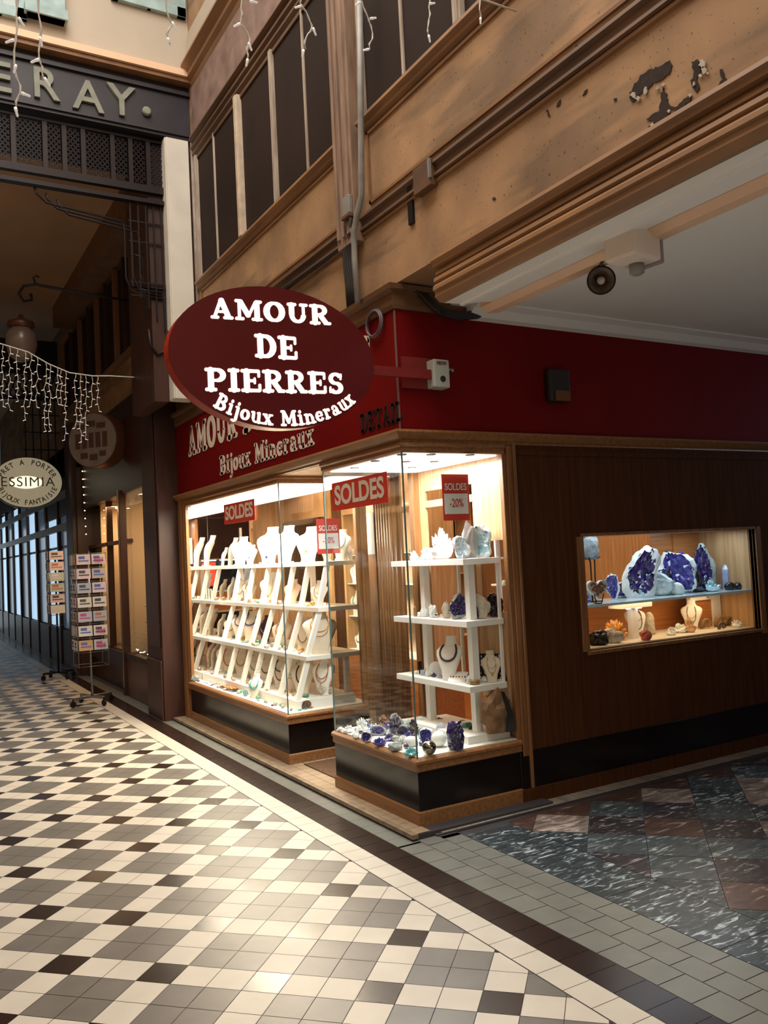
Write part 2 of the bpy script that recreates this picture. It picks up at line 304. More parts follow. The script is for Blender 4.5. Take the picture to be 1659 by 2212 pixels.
GL = {
 'A': (1.06, [L(.2, .1, .5, .93, .15), L(.5, .93, .82, .1, .25), L(.3, .35, .7, .35, .12), L(.06, .075, .36, .075, .15), L(.62, .075, 1.0, .075, .15)]),
 'M': (1.34, [L(.24, .05, .24, .92, .14), L(.28, .92, .66, .22, .24), L(.66, .22, 1.0, .92, .13), L(1.06, .05, 1.06, .92, .25), L(.08, .075, .42, .075, .15), L(.84, .075, 1.28, .075, .15), L(.08, .925, .3, .925, .15), L(1.0, .925, 1.26, .925, .15)]),
 'O': (1.08, [A(.52, .5, .37, .42, 0, 360, .30, .14)]),
 'U': (1.12, [L(.26, .95, .26, .42, .26), L(.84, .95, .84, .42, .14), A(.55, .42, .29, .33, 180, 360, .24, .15), L(.08, .925, .46, .925, .15), L(.68, .925, 1.02, .925, .15)]),
 'R': (1.08, stem(.27, 0, 1, .27)+[A(.5, .72, .28, .21, -90, 90, .24, .13), L(.3, .93, .5, .93, .13), L(.3, .51, .5, .51, .12), L(.52, .5, .82, .1, .24), L(.74, .075, 1.04, .075, .15)]),
 'D': (1.08, stem(.27, 0, 1, .27)+[A(.48, .5, .40, .43, -90, 90, .30, .14), L(.3, .93, .5, .93, .14), L(.3, .07, .5, .07, .14)]),
 'E': (.98, stem(.27, 0, 1, .27)+[L(.3, .925, .84, .925, .15), L(.3, .075, .86, .075, .15), L(.3, .5, .66, .5, .13), L(.84, .94, .84, .68, .12), L(.87, .06, .87, .34, .13), L(.64, .38, .64, .62, .1)]),
 'P': (1.0, stem(.27, 0, 1, .27)+[A(.52, .70, .30, .23, -90, 90, .26, .13), L(.3, .93, .52, .93, .13), L(.3, .47, .52, .47, .12)]),
 'I': (.58, stem(.28, 0, 1, .27)),
 'S': (.86, [A(.42, .71, .25, .21, 20, 270, .22, .14), A(.42, .29, .26, .21, -160, 90, .24, .14), L(.68, .68, .70, .93, .10), L(.13, .07, .14, .32, .10)]),
 'T': (1.0, [L(.5, .05, .5, .95, .27), L(.08, .925, .92, .925, .15), L(.08, .94, .08, .7, .1), L(.92, .94, .92, .7, .1), L(.3, .075, .7, .075, .15)]),
 'L': (.92, stem(.27, 0, 1, .27)+[L(.3, .075, .82, .075, .15), L(.82, .06, .82, .36, .12)]),
 'N': (1.16, [L(.24, .05, .24, .92, .14), L(.28, .92, .86, .1, .26), L(.88, .05, .88, .95, .14), L(.08, .075, .42, .075, .15), L(.7, .925, 1.06, .925, .15), L(.08, .925, .3, .925, .15)]),
 'B': (1.04, stem(.27, 0, 1, .27)+[A(.5, .74, .26, .20, -90, 90, .24, .13), A(.5, .28, .32, .22, -90, 90, .26, .13), L(.3, .93, .5, .93, .13), L(.3, .51, .5, .51, .12), L(.3, .065, .5, .065, .13)]),
 'i': (.52, [L(.25, .04, .25, .64, .22), L(.06, .065, .45, .065, .13), L(.06, .63, .25, .63, .12), ('a', .25, .86, .055, .055, 0, 360, .12, .12)]),
 'j': (.50, [L(.28, -.12, .28, .64, .22), L(.08, .63, .28, .63, .12), A(.13, -.12, .15, .14, -150, 0, .18, .12), ('a', .28, .86, .055, .055, 0, 360, .12, .12)]),
 'o': (.76, [A(.37, .34, .25, .27, 0, 360, .24, .12)]),
 'u': (.88, [L(.22, .64, .22, .26, .22), L(.64, .66, .64, .04, .22), A(.43, .26, .21, .2, 180, 360, .16, .12), L(.05, .63, .25, .63, .12), L(.5, .63, .66, .63, .12), L(.62, .065, .86, .065, .13)]),
 'x': (.82, [L(.2, .62, .62, .06, .22), L(.62, .62, .2, .06, .12), L(.04, .63, .36, .63, .12), L(.5, .63, .78, .63, .12), L(.04, .065, .34, .065, .13), L(.48, .065, .80, .065, .13)]),
 'n': (.90, [L(.22, .04, .22, .64, .22), L(.66, .04, .66, .4, .22), A(.44, .4, .21, .2, 0, 180, .18, .14), L(.05, .63, .22, .63, .12), L(.05, .065, .4, .065, .13), L(.5, .065, .86, .065, .13)]),
 'e': (.76, [A(.38, .34, .25, .27, 30, 330, .22, .12), L(.2, .36, .6, .36, .1), L(.6, .36, .58, .5, .14)]),
 'r': (.68, [L(.22, .04, .22, .64, .22), L(.05, .63, .22, .63, .12), L(.05, .065, .42, .065, .13), A(.42, .42, .18, .19, 60, 180, .12, .12), ('a', .52, .54, .05, .05, 0, 360, .12, .12)]),
 'a': (.84, [L(.58, .08, .58, .44, .22), A(.38, .44, .2, .19, 0, 150, .16, .12), A(.33, .2, .17, .14, 0, 360, .18, .1), L(.58, .065, .80, .065, .12), ('a', .22, .5, .04, .04, 0, 360, .1, .1)]),
 '-': (.5, [L(.1, .38, .4, .38, .14)]), ' ': (.5, []),
}
def slab(mb, s, fmap, xs=1.0, track=.02):
    """stroke lettering: fmap(x, y) -> 3-D point on the face, plus depth vector from fmap.d"""
    x = 0
    for ch in s:
        adv, st = GL[ch]
        for q in st:
            if q[0] == 'l':
                _, x0, y0, x1, y1, wd = q; dx, dy = x1-x0, y1-y0; ln = math.hypot(dx, dy); nx, ny = -dy/ln*wd/2, dx/ln*wd/2; ex, ey = dx/ln*wd*.28, dy/ln*wd*.28
                c = [(x0+nx-0*ex, y0+ny-0*ey), (x0-ex+nx*.4, y0-ey+ny*.4), (x0-ex-nx*.4, y0-ey-ny*.4), (x0-nx, y0-ny), (x1-nx, y1-ny), (x1+ex-nx*.4, y1+ey-ny*.4), (x1+ex+nx*.4, y1+ey+ny*.4), (x1+nx, y1+ny)]
                mb.prism([fmap((x+a)*xs, b) for a, b in c], fmap.d)
            else:
                _, cx, cy, rx, ry, a0, a1, wt, wn = q; n = max(6, int(abs(a1-a0)/18))
                for i in range(n):
                    t0 = R(a0+(a1-a0)*i/n); t1 = R(a0+(a1-a0)*(i+1)/n)
                    def pt(t, sg):
                        wd = wn+(wt-wn)*abs(math.cos(t)); return (x+cx+math.cos(t)*(rx+sg*wd/2))*xs, cy+math.sin(t)*(ry+sg*wd/2)
                    mb.prism([fmap(*pt(t0, -1)), fmap(*pt(t0, 1)), fmap(*pt(t1, 1)), fmap(*pt(t1, -1))], fmap.d)
        x += adv+track
    return x*xs
def slab_len(s, xs=1.0, track=.02): return sum(GL[c][0]+track for c in s)*xs
class Line:
    """straight baseline lettering frame"""
    def __init__(s, o, r, u, d, size): s.o = Vector(o); s.r = Vector(r).normalized()*size; s.u = Vector(u).normalized()*size; s.d = Vector(d)
    def __call__(s, x, y): return s.o + s.r*x + s.u*y
# ================================================================== SETTING: floors
XF, YF = 2.60, 4.255            # shop fronts: left face plane X, right face plane Y
XW = 2.62                       # upper wall plane
def poly_clip(poly, a, b, c):   # keep a*x+b*y<=c
    out = []
    for i in range(len(poly)):
        p, q = poly[i], poly[(i+1) % len(poly)]; dp = a*p[0]+b*p[1]-c; dq = a*q[0]+b*q[1]-c
        if dp <= 0: out.append(p)
        if (dp < 0 < dq) or (dq < 0 < dp):
            t = dp/(dp-dq); out.append((p[0]+(q[0]-p[0])*t, p[1]+(q[1]-p[1])*t))
    return out
def tile(mb, pts, z, mi, g=.0015):
    if len(pts) < 3: return
    cx = sum(p[0] for p in pts)/len(pts); cy = sum(p[1] for p in pts)/len(pts); out = []
    for x, y in pts:
        d = math.hypot(x-cx, y-cy)
        if d < g*2.5: return
        k = 1-g*1.4/d; out.append((cx+(x-cx)*k, cy+(y-cy)*k, z))
    mb.add(out, [list(range(len(out)))], mi)
struct('floor', Bx(-2.4, 9.2, -4, 27, -.25, -.002), GROUT)
T = .1485; K = math.sqrt(.5); x0, y0 = .567, 4.395
mb = MB()
for i in range(-90, 90):
    for j in range(-90, 110):
        u = i*T; v = j*T; cx = x0+(u+v)*K; cy = y0+(v-u)*K
        if cx < -2.35 or cx > 2.2 or cy < -1.5 or cy > 26: continue
        a, b = i % 3, j % 3
        mi = 2 if (a == 0 and b == 0) else (1 if (a and b) else 0)
        h = T/2; q = [(cx+(s*h+t*h)*K, cy+(t*h-s*h)*K) for s, t in ((-1, -1), (1, -1), (1, 1), (-1, 1))]
        q = poly_clip(q, 1, 0, 2.052)
        tile(mb, q, 0, mi)
struct('floor_mosaic', mb, [T_CREAM, T_GREY, T_DARK])
mb = MB(); y = 4.211-.1475*40
while y < 26:
    tile(mb, [(2.056, y), (2.190, y), (2.190, y+.1475), (2.056, y+.1475)], 0, 0)
    tile(mb, [(2.190, y+.03), (2.354, y+.03), (2.354, y+.1775), (2.190, y+.1775)], 0, 1)
    if y > 3.95: tile(mb, [(2.354, y+.02), (2.50, y+.02), (2.50, y+.1675), (2.354, y+.1675)], 0, 2)
    y += .1475
for c, (xa, xb) in enumerate(((2.354, 2.502), (2.502, 2.632), (2.632, 2.752))):
    y = -1.4+c*.075
    while y < 4.0:
        tile(mb, [(xa, y), (xb, y), (xb, y+.153), (xa, y+.153)], 0, 2, .0022)
        y += .153
    if c: tile(mb, [(xa, 3.98+c*.04), (xb, 3.98+c*.04), (xb, 4.13), (xa, 4.13)], 0, 2)
struct('floor_border', mb, [T_CREAM, T_DARK, T_STRIP])
mb = MB(); rnd = random.Random(4); y = -1.4
while y < 4.0:
    yy = min(y+.62, 4.03); tile(mb, [(2.754, y), (3.09, y), (3.09, yy), (2.754, yy)], 0, 0, .002); y += .62
D = .309*K
for i in range(-14, 34):
    for j in range(-14, 20):
        cx = 3.095+D*2*0+(i+j)*D; cy = 3.20+(j-i)*D
        q = [(cx-D, cy), (cx, cy-D), (cx+D, cy), (cx, cy+D)]
        for cl in ((-1, 0, -3.092), (1, 0, 9.0), (0, 1, 4.09), (0, -1, 1.4)): q = poly_clip(q, *cl)
        tile(mb, q, 0, rnd.choice((0, 1, 2, 3, 4, 3, 1, 4)), .002)
struct('floor_marble', mb, [MB_G, MB_R, MB_P, MB_D, MB_T])
mb = MB(); x = 2.66
while x < 8.8:
    tile(mb, [(x, 4.115), (x+.105, 4.115), (x+.105, 4.235), (x, 4.235)], .012, 0, .002); x += .105
mb.box(2.62, 8.8, 4.11, 4.24, -.02, .009, 1)
struct('trim_1', mb, [mat('worn_grey_step_tile', (.36, .32, .26), .5, noise_s=9, noise_a=.35), GROUT])
# step slab under the shop front
mb = MB().box(2.47, 3.5, 4.14, 8.82, -.02, .026, 1); mb.box(2.462, 2.50, 4.12, 8.82, .012, .036, 2)
for i, xa in enumerate((2.502, 2.60, 2.70, 2.80, 2.90, 3.0, 3.1, 3.2, 3.3, 3.4)):
    y = 4.145
    while y < 8.8:
        if i == 0 or 5.3 < y < 6.1: tile(mb, [(xa, y), (xa+.098, y), (xa+.098, y+.105), (xa, y+.105)], .030, 0, .0018)
        y += .105
struct('floor_step', mb, [STEPT, GROUT, mat('step_nosing', (.34, .24, .15), .45, noise_s=14, noise_a=.5)])
tag(obj('door_mat', Bx(2.68, 3.34, 5.42, 6.05, .031, .040), mat('brown_coir', (.15, .075, .035), .95, noise_s=60, noise_a=.5), bevel=.003, loc=(3.0, 5.7, .031)),
    'brown coir mat set in the tiled threshold between the two window blocks', 'mat')
# ================================================================== SETTING: upper wall over the shop
struct('wall_right', MB().box(XW, XW+.25, -4, 26.0, 3.22, 9.6).box(XW, XW+.03, .3, 3.80, 2.975, 3.22).box(XW, XW+.25, -4, .3, 0, 3.22), PLAST)
def runY(prof, y0, y1): return MB().sweep([(XW, y1), (XW, y0)], [(-o if 0 else o, z) for o, z in prof])
def rail(name, prof, y0, y1, m): return struct(name, runY(prof, y0, y1), m)
# lower cornice of the beam over the side passage
rail('trim_2', [(0, 3.22), (.045, 3.215), (.05, 3.195), (.035, 3.18), (.035, 3.165), (0, 3.16)], .0, 3.80, PLASTB)
rail('trim_3', [(0, 3.145), (.018, 3.14), (.018, 3.125), (.008, 3.12), (.03, 3.105), (.034, 3.085), (.02, 3.075), (.04, 3.055), (.042, 3.035), (.028, 3.028), (.03, 3.0), (.012, 2.985), (0, 2.975)], .0, 3.80, PLASTB)
# moulding between the two panel rows (two lengths, one each side of the pilaster)
mp_ = [(0, 3.765), (.03, 3.755), (.034, 3.735), (.012, 3.72), (.012, 3.685), (.028, 3.678), (.03, 3.662), (.006, 3.655), (.006, 3.64), (0, 3.635)]
rail('trim_4', mp_, 0, 4.60, PLASTD); rail('trim_5', mp_, 4.86, 7.9, PLASTD)
rail('trim_6', [(0, 3.655), (.016, 3.65), (.016, 3.635), (0, 3.63)], 0, 4.60, PLASTB)
rail('trim_7', [(0, 3.655), (.016, 3.65), (.016, 3.635), (0, 3.63)], 4.86, 7.9, PLASTB)
# sill
sp_ = [(0, 4.36), (.05, 4.35), (.055, 4.325), (.03, 4.31), (.03, 4.285), (.01, 4.275), (0, 4.27)]
rail('trim_8', sp_, 0, 4.56, PLASTB); rail('trim_9', sp_, 4.86, 7.9, PLASTB)
# window head and frieze
rail('trim_10', [(0, 5.80), (.05, 5.79), (.06, 5.76), (.02, 5.74), (.04, 5.70), (.04, 5.68), (.02, 5.66), (.03, 5.62), (.01, 5.59), (0, 5.57)], 4.86, 7.9, PLASTD)
rail('trim_11', [(0, 6.55), (.10, 6.54), (.11, 6.50), (.05, 6.44), (.05, 6.40), (.02, 6.36), (0, 6.30)], 0, 7.9, PLASTB)
struct('trim_12', Bx(XW-.03, XW, 0, 7.9, 6.56, 6.85), CREAMW)
struct('trim_13', Bx(XW-.012, XW+.01, 4.86, 7.9, 5.80, 6.30), mat('weathered_mauve_frieze', (.30, .20, .165), .7, noise_s=5, col2=(.17, .10, .08)))
# upper pilaster
mb = MB().box(XW-.07, XW+.02, 4.60, 4.84, 3.60, 9.3); mb.box(XW-.085, XW-.06, 4.63, 4.68, 3.66, 9.3); mb.box(XW-.085, XW-.06, 4.72, 4.75, 3.66, 9.3); mb.box(XW-.085, XW-.06, 4.79, 4.82, 3.66, 9.3)
struct('trim_14', mb, mat('weathered_pilaster', (.34, .22, .15), .6, noise_s=8, col2=(.19, .12, .085), stretch=(3, 3, .4)), bevel=.004)
def upper_window(n, y0, y1, z0, z1, muls, x=XW):
    r = bpy.data.objects.new('window_%d' % n, None); COL.objects.link(r); r.location = (x, y0, z0); r['kind'] = 'structure'
    obj('pane', Bx(x-.008, x-.003, y0, y1, z0, z1), PANE, r)
    for yy, wd, m, pr in muls:
        mm = MB().box(x-.012-pr, x-.004, yy-wd/2, yy+wd/2, z0, z1)
        if wd > .05: mm.box(x-.02-pr, x-.01, yy-wd*.28, yy+wd*.28, z0, z1)
        obj('mullion', mm, m, r, bevel=.003)
    f = MB().box(x-.02, x-.004, y0, y1, z0, z0+.02).box(x-.02, x-.004, y0, y1, z1-.03, z1)
    obj('frame', f, PLASTD, r)
    return r
upper_window(1, 4.86, 7.86, 4.35, 5.57, [(7.80, .05, TRIML, .03), (7.30, .022, TRIML, .01), (6.63, .085, mat('cream_mullion', (.66, .53, .40), .55, noise_s=12, noise_a=.25), .04), (5.90, .05, TRIML, .025), (5.34, .022, TRIML, .01)])
upper_window(2, 1.2, 4.55, 4.35, 5.57, [(4.50, .05, TRIML, .02), (4.02, .022, TRIML, .01), (3.45, .07, TRIML, .03), (2.9, .022, TRIML, .01), (2.3, .05, TRIML, .02)])
mb = MB()
for ya, yb in ((4.90, 7.84), (.4, 4.50)):
    for zz in (4.24, 3.80): mb.box(XW-.012, XW, ya, yb, zz, zz+.018)
    for yy in (ya, yb-.02): mb.box(XW-.012, XW, yy, yy+.02, 3.80, 4.258)
struct('trim_15', mb, PLASTB)
# peeled plaster on the beam
rnd = random.Random(2)
DMG = mat('exposed_lath_hole', (.035, .018, .012), .9, noise_s=30, noise_a=.5); FLK = mat('peeling_paint_flake', (.55, .50, .42), .7, noise_s=20, noise_a=.4)
dm = MB()
for pts in ([(1360, 205), (1372, 180), (1392, 158), (1412, 148), (1430, 140), (1447, 130), (1453, 140), (1446, 160), (1430, 172), (1412, 180), (1400, 192), (1385, 202), (1368, 222)],
            [(1432, 188), (1440, 205), (1448, 228), (1462, 232), (1478, 215), (1494, 203), (1496, 212), (1480, 228), (1466, 240), (1450, 238), (1446, 250), (1438, 262), (1440, 282), (1428, 290), (1424, 275), (1400, 276), (1414, 262), (1396, 258), (1412, 246), (1424, 238), (1428, 215)],
            [(1495, 135), (1508, 128), (1514, 150), (1506, 170), (1512, 190), (1504, 200), (1498, 188), (1492, 178), (1500, 160)],
            [(1555, 150), (1562, 148), (1566, 166), (1576, 176), (1562, 180), (1552, 196), (1550, 192), (1560, 172)],
            [(1262, 198), (1268, 193), (1266, 203), (1258, 208)], [(1205, 220), (1212, 216), (1211, 226), (1204, 230)], [(1180, 240), (1184, 238), (1188, 250), (1184, 250)],
            [(1272, 365), (1280, 363), (1278, 371), (1268, 370)], [(1064, 427), (1070, 424), (1070, 430), (1065, 431)], [(1326, 212), (1331, 210), (1331, 216), (1327, 217)], [(1243, 100), (1250, 98), (1249, 109), (1244, 108)]):
    jag = []
    for (xa_, ya_), (xb_, yb_) in zip(pts, pts[1:]+pts[:1]):
        n_ = max(1, int(math.hypot(xb_-xa_, yb_-ya_)/4.5))
        for i in range(n_): jag.append((xa_+(xb_-xa_)*i/n_+rnd.uniform(-2, 2), ya_+(yb_-ya_)*i/n_+rnd.uniform(-2, 2)))
    dm.prism([at(px, py, X=XW-.001) for px, py in jag], (-.003, 0, 0), 0)
for px, py, a in ((1370, 204, 8), (1380, 214, 5), (1396, 196, 6), (1420, 192, 5), (1434, 184, 4), (1519, 138, 9), (1522, 152, 7), (1514, 164, 4), (1440, 262, 4), (1422, 282, 5), (1410, 270, 4), (1492, 206, 4), (1500, 182, 4), (1446, 240, 3), (1530, 158, 3)):
    dm.prism([at(px+a*math.cos(t)*(.3+.9*rnd.random()), py+1.3*a*math.sin(t)*(.3+.9*rnd.random()), X=XW-.004) for t in [2*PI*k/11 for k in range(11)]], (-.005, 0, 0), 1)
dmo = obj('peeled_plaster', dm, [DMG, FLK]); dmo['kind'] = 'structure'; dmo.name = 'trim_16'
# ================================================================== SETTING: side passage
struct('ceiling', MB().box(XW+.03, 9.2, -1, 3.80, 3.125, 3.3).box(3.0, 9.2, 3.80, YF-.002, 3.125, 3.3).box(XW+.26, 3.0, 3.80, YF-.002, 3.222, 3.3), WCEIL)
mb = MB().sweep([(XW+.03, 3.80), (XW+.03, .3)], [(0, 2.975), (-.10, 2.982), (-.108, 2.972), (-.125, 2.972), (-.13, 2.985), (-.335, 3.02), (-.34, 3.125), (0, 3.125)])
struct('trim_17', mb, WCEIL)
struct('trim_18', MB().sweep([(XW+.37, 3.92), (XW+.37, .3)], [(0, 3.02), (-.04, 2.99), (-.13, 3.0), (-.18, 3.06), (-.19, 3.125), (0, 3.125)]), PEACH)
struct('trim_19', MB().sweep([(XW+.5, YF), (9.2, YF)], [(0, 3.05), (.05, 3.06), (.10, 3.10), (.16, 3.115), (.16, 3.14), (0, 3.14)]), WCEIL)
struct('wall_near', Bx(XW+.25, 9.2, -.2, .3, 0, 3.14), WPANEL)
w_ = bpy.data.objects.new('window_10', None); COL.objects.link(w_); w_.location = (3.5, .3, .3); w_['kind'] = 'structure'  # unseen window, made up as a source for the added ceiling fill
obj('fill_glow_pane', Bx(2.9+.02, 4.5, .302, .312, .34, 1.3), mat('added_fill_glow', (1.0, .92, .80), .6, emit=.8), w_); obj('frame', MB().box(2.88, 2.93, .3, .34, .3, 1.36).box(4.48, 4.53, .3, .34, .3, 1.36).box(2.93, 4.48, .3, .34, 1.3, 1.36).box(2.93, 4.48, .3, .34, .28, .34), BROWNW, w_)  # glowing sheet of the made-up window, backs the fill light
# wood wall with a hole for the small window
WX0, WX1, WZ0, WZ1 = 3.985, 5.765, .895, 1.66
mb = MB().box(3.44, WX0, YF, YF+.05, .33, 2.32).box(WX1, 9.2, YF, YF+.05, .33, 2.32).box(WX0, WX1, YF, YF+.05, .33, WZ0).box(WX0, WX1, YF, YF+.05, WZ1, 2.32)
mb.box(3.90, 3.905, YF-.003, YF, .33, 2.2).box(3.45, 9.2, YF-.01, YF, 2.20, 2.235)
struct('wall_back', mb, WPANEL)
struct('wall_end', Bx(9.2, 9.3, -.2, YF+.05, 0, 3.14), mat('dim_grey_wall', (.25, .24, .24), .7))
# skirting of the right wall
struct('baseboard_right', MB().box(3.35, 9.2, YF-.008, YF+.04, .10, .33, 1).box(3.35, 9.2, YF-.02, YF+.04, .0, .10, 0), [WPANEL, BLACKP], bevel=.003)
# ================================================================== SETTING: shop room
struct('floor_shop', Bx(3.4, 6.6, YF+.05, 9.4, -.02, .03), WORANGE)
struct('ceiling_shop', Bx(2.66, 6.6, YF+.05, 9.4, 2.42, 2.46), mat('beige_shop_ceiling', (.72, .58, .42), .7))
struct('wall_shop_rear', Bx(6.5, 6.6, YF+.05, 9.4, 0, 2.45), WLIGHT)
struct('wall_shop_far', Bx(2.66, 6.6, 9.35, 9.45, 0, 2.45), WLIGHT)
# ================================================================== SHOP FRONT: fascia
CROWN = mat('brown_crown_wood', (.16, .075, .03), .5, noise_s=5, noise_a=.4, stretch=(1, .3, 1)); FP = [(XF, 8.82), (XF, YF), (9.15, YF)]
def fascia(label, loc, sg):
    t = thing('shop_fascia', label, 'fascia', loc)
    obj('panel', MB().sweep(FP, [(0, 2.335), (0, 3.07), (-.018, 3.07), (-.018, 2.335)], seg=sg), REDF, t)
    obj('crown_moulding', MB().sweep(FP, [(0, 3.065), (.012, 3.065), (.02, 3.09), (.02, 3.16), (.05, 3.175), (.055, 3.205), (-.018, 3.205), (-.018, 3.065)], seg=sg), CROWN, t)
    obj('cornice', MB().sweep(FP, [(-.018, 2.335), (.055, 2.335), (.06, 2.32), (.048, 2.305), (.03, 2.285), (.012, 2.275), (.012, 2.264), (-.018, 2.264)], seg=sg), WOODH, t)
    return t
fa = fascia('red painted fascia with cream lettering over the windows facing the main passage', (XF, 6.5, 2.33), (0, 1))
fascia('dark red unlettered fascia running above the wooden side wall', (6.0, YF, 2.33), (1, 2))
obj('corner_edge', Bx(XF-.003, XF+.006, YF-.003, YF+.006, 2.34, 3.06), mat('corner_trim_metal', (.20, .10, .09), .5), fa)
def fm(y, z, size): return Line((XF-.001, y, z), (0, -1, 0), (0, 0, 1), (-.004, 0, 0), size)
ya_, yb_ = at(408, 988, X=XF), at(806, 755, X=XF); cap_ = at(413, 922, X=XF).z-at(413, 988, X=XF).z; print('cap', cap_, ya_, yb_)
mb = MB(); slab(mb, 'AMOUR DE PIERRES', fm(ya_.y, ya_.z, cap_), (ya_.y-yb_.y)/(slab_len('AMOUR DE PIERRES')*cap_)); obj('lettering', mb, CREAML, fa)['label'] = 'cream line reading AMOUR DE PIERRES'
ya_, yb_ = at(476, 1027, X=XF), at(680, 958, X=XF); cap_ = at(481, 986, X=XF).z-at(481, 1027, X=XF).z
mb = MB(); slab(mb, 'Bijoux Mineraux', fm(ya_.y, ya_.z, cap_), (ya_.y-yb_.y)/(slab_len('Bijoux Mineraux')*cap_)); obj('lettering', mb, CREAML, fa)['label'] = 'cream line reading Bijoux Mineraux'
mb = MB(); p0 = at(780, 936, X=XF); slab(mb, 'DETAIL', fm(p0.y, p0.z, .118), .78); obj('lettering', mb, DARKL, fa)['label'] = 'black word DETAIL'
mb = MB(); ty = MB()
# ================================================================== SHOP FRONT: window blocks
def glass_box(name, a): return Bx(*a)
def window_block(label, y0, y1, x1, right_pane, zs):
    """projecting display window: y0 near end, y1 far end, x1 rear"""
    t = thing('display_window', label, 'display window', (XF, y0, .03))
    zg0, zg1 = .41, 2.205
    obj('plinth', MB().sweep([(XF, y1), (XF, y0), (x1, y0)], [(.012, .0), (.012, .10), (.004, .108), (-.03, .108), (-.03, .0)]), WOODH, t)
    obj('base_panel', MB().sweep([(XF, y1), (XF, y0), (x1, y0)], [(0, .108), (0, .335), (-.03, .335), (-.03, .108)]), BLACKP, t)
    obj('sill', MB().sweep([(XF, y1), (XF, y0), (x1, y0)], [(0, .33), (.014, .338), (.014, .375), (.026, .383), (.026, .398), (.01, .41), (-.03, .41), (-.03, .33)]), WOODH, t)
    obj('header', MB().sweep([(XF, y1), (XF, y0), (x1, y0)], [(0, 2.262), (.02, 2.262), (.024, 2.245), (.01, 2.235), (.01, 2.215), (0, 2.205), (-.04, 2.205), (-.04, 2.262)]), WOODH, t)
    obj('display_floor', Bx(XF+.01, x1-.005, y0+.01, y1-.005, .33, .415), mat('white_display_floor', (.88, .84, .76), .4), t)
    obj('display_ceiling', Bx(XF+.03, x1, y0+.03, y1, 2.206, 2.25), WHITEC, t)
    g = MB().box(XF+.002, XF+.010, y0+.010, y1, zg0, zg1); obj('front_pane', g, GLASS, t)
    obj('near_pane', Bx(XF+.010, x1, y0+.002, y0+.010, zg0, zg1), GLASS, t)
    obj('pane_edge', Bx(XF+.001, XF+.009, y0+.001, y0+.009, zg0, zg1), GEDGE, t)
    return t
XR = 3.36
b1 = window_block('corner display window with mineral shelves, nearest the camera on the right', YF, 5.33, XR, True, None)
obj('far_pane', Bx(XF+.012, 3.30, 5.322, 5.33, .41, 2.205), GLASS, b1)
obj('pane_edge', Bx(XF+.001, XF+.009, 5.322, 5.331, .41, 2.205), GEDGE, b1)
obj('frame', MB().box(3.375, 3.42, YF-.012, YF+.05, .30, 2.262).box(3.345, 3.375, YF-.002, YF+.04, .40, 2.21).box(3.42, 3.445, YF-.02, YF+.05, .10, 2.30), WOOD, b1, bevel=.005)
obj('corner_post', MB().box(3.30, 3.40, 5.27, 5.335, .33, 2.25).box(3.315, 3.385, 5.335, 5.345, .33, 2.25), WOOD, b1, bevel=.004)
obj('side_panel', Bx(2.62, 3.38, 5.30, 5.329, .03, .40), BLACKP, b1)
bk = MB().box(3.36, 3.375, YF+.05, 4.56, 1.66, 2.21).box(3.36, 3.375, YF+.05, 4.56, .33, 1.20)
bk.box(3.36, 3.38, 4.56, 4.62, .33, 2.21).box(3.36, 3.375, 4.62, 5.22, 2.05, 2.21).box(3.355, 3.38, 5.20, 5.27, .33, 2.21).box(3.355, 3.38, 4.62, 5.20, 1.93, 1.98)
obj('back_panel', bk, WLIGHT, b1, bevel=.003)
b2 = window_block('long display window with sloping jewellery shelves, left of the shop door', 6.13, 8.62, 3.34, True, None)
obj('frame', MB().box(XF-.012, XF+.04, 8.62, 8.70, .33, 2.262).box(XF-.004, XF+.03, 8.585, 8.62, .40, 2.21).box(XF-.02, XF+.05, 8.70, 8.80, .03, 2.28), WOOD, b2, bevel=.005)
obj('corner_post', MB().box(3.27, 3.36, 6.12, 6.17, .33, 2.25).box(3.30, 3.36, 6.10, 6.12, .03, 2.25), WOOD, b2, bevel=.004)
obj('end_mirror', Bx(XF+.02, 3.34, 8.62, 8.64, .41, 2.2), mat('clear_mirror', (.86, .86, .84), .02, metal=1), b2)
# entrance soffit, door, fluted posts
struct('ceiling_entrance', Bx(XF+.02, 3.5, 5.34, 6.12, 2.262, 2.30), WLIGHT)
def fluted(name, x0, x1, y0, y1, z0, z1, n, m=WOOD):
    mb = MB().box(x0, x1, y0, y1, z0, z1)
    for i in range(n):
        yy = y0+(y1-y0)*(i+.5)/n; mb.tube([(x0, yy, z0), (x0, yy, z1)], (y1-y0)/n*.36, 8)
    for i in range(2):
        xx = x0+(x1-x0)*(i+.5)/2; mb.tube([(xx, y0, z0), (xx, y0, z1)], (x1-x0)/2*.36, 8)
    return struct(name, mb, m)
fluted('trim_20', 3.38, 3.48, 5.73, 5.98, .03, 2.27, 6)
dr = bpy.data.objects.new('door_1', None); COL.objects.link(dr); dr.location = (3.43, 6.0, .03); dr['kind'] = 'structure'
obj('door_leaf', MB().box(3.43, 3.47, 5.985, 6.30, .03, 2.2).box(3.42, 3.43, 6.01, 6.05, .1, 2.15).box(3.42, 3.43, 6.08, 6.10, .1, 2.15), WOOD, dr, bevel=.004)
q = at(797, 1322, X=3.40); obj('door_handle', MB().tube([(3.43, q.y+.02, q.z), (3.37, q.y+.02, q.z)], .007).tube([(3.37, q.y+.02, q.z), (3.36, q.y-.06, q.z-.012)], .007), BRASS, dr)
q = at(783, 1110, X=3.40); q2 = at(810, 1197, X=3.40)
obj('notice', Bx(3.40, 3.404, q2.y, q.y, q2.z, q.z), PAPERW, dr)['label'] = 'blank white notice fixed at eye height'
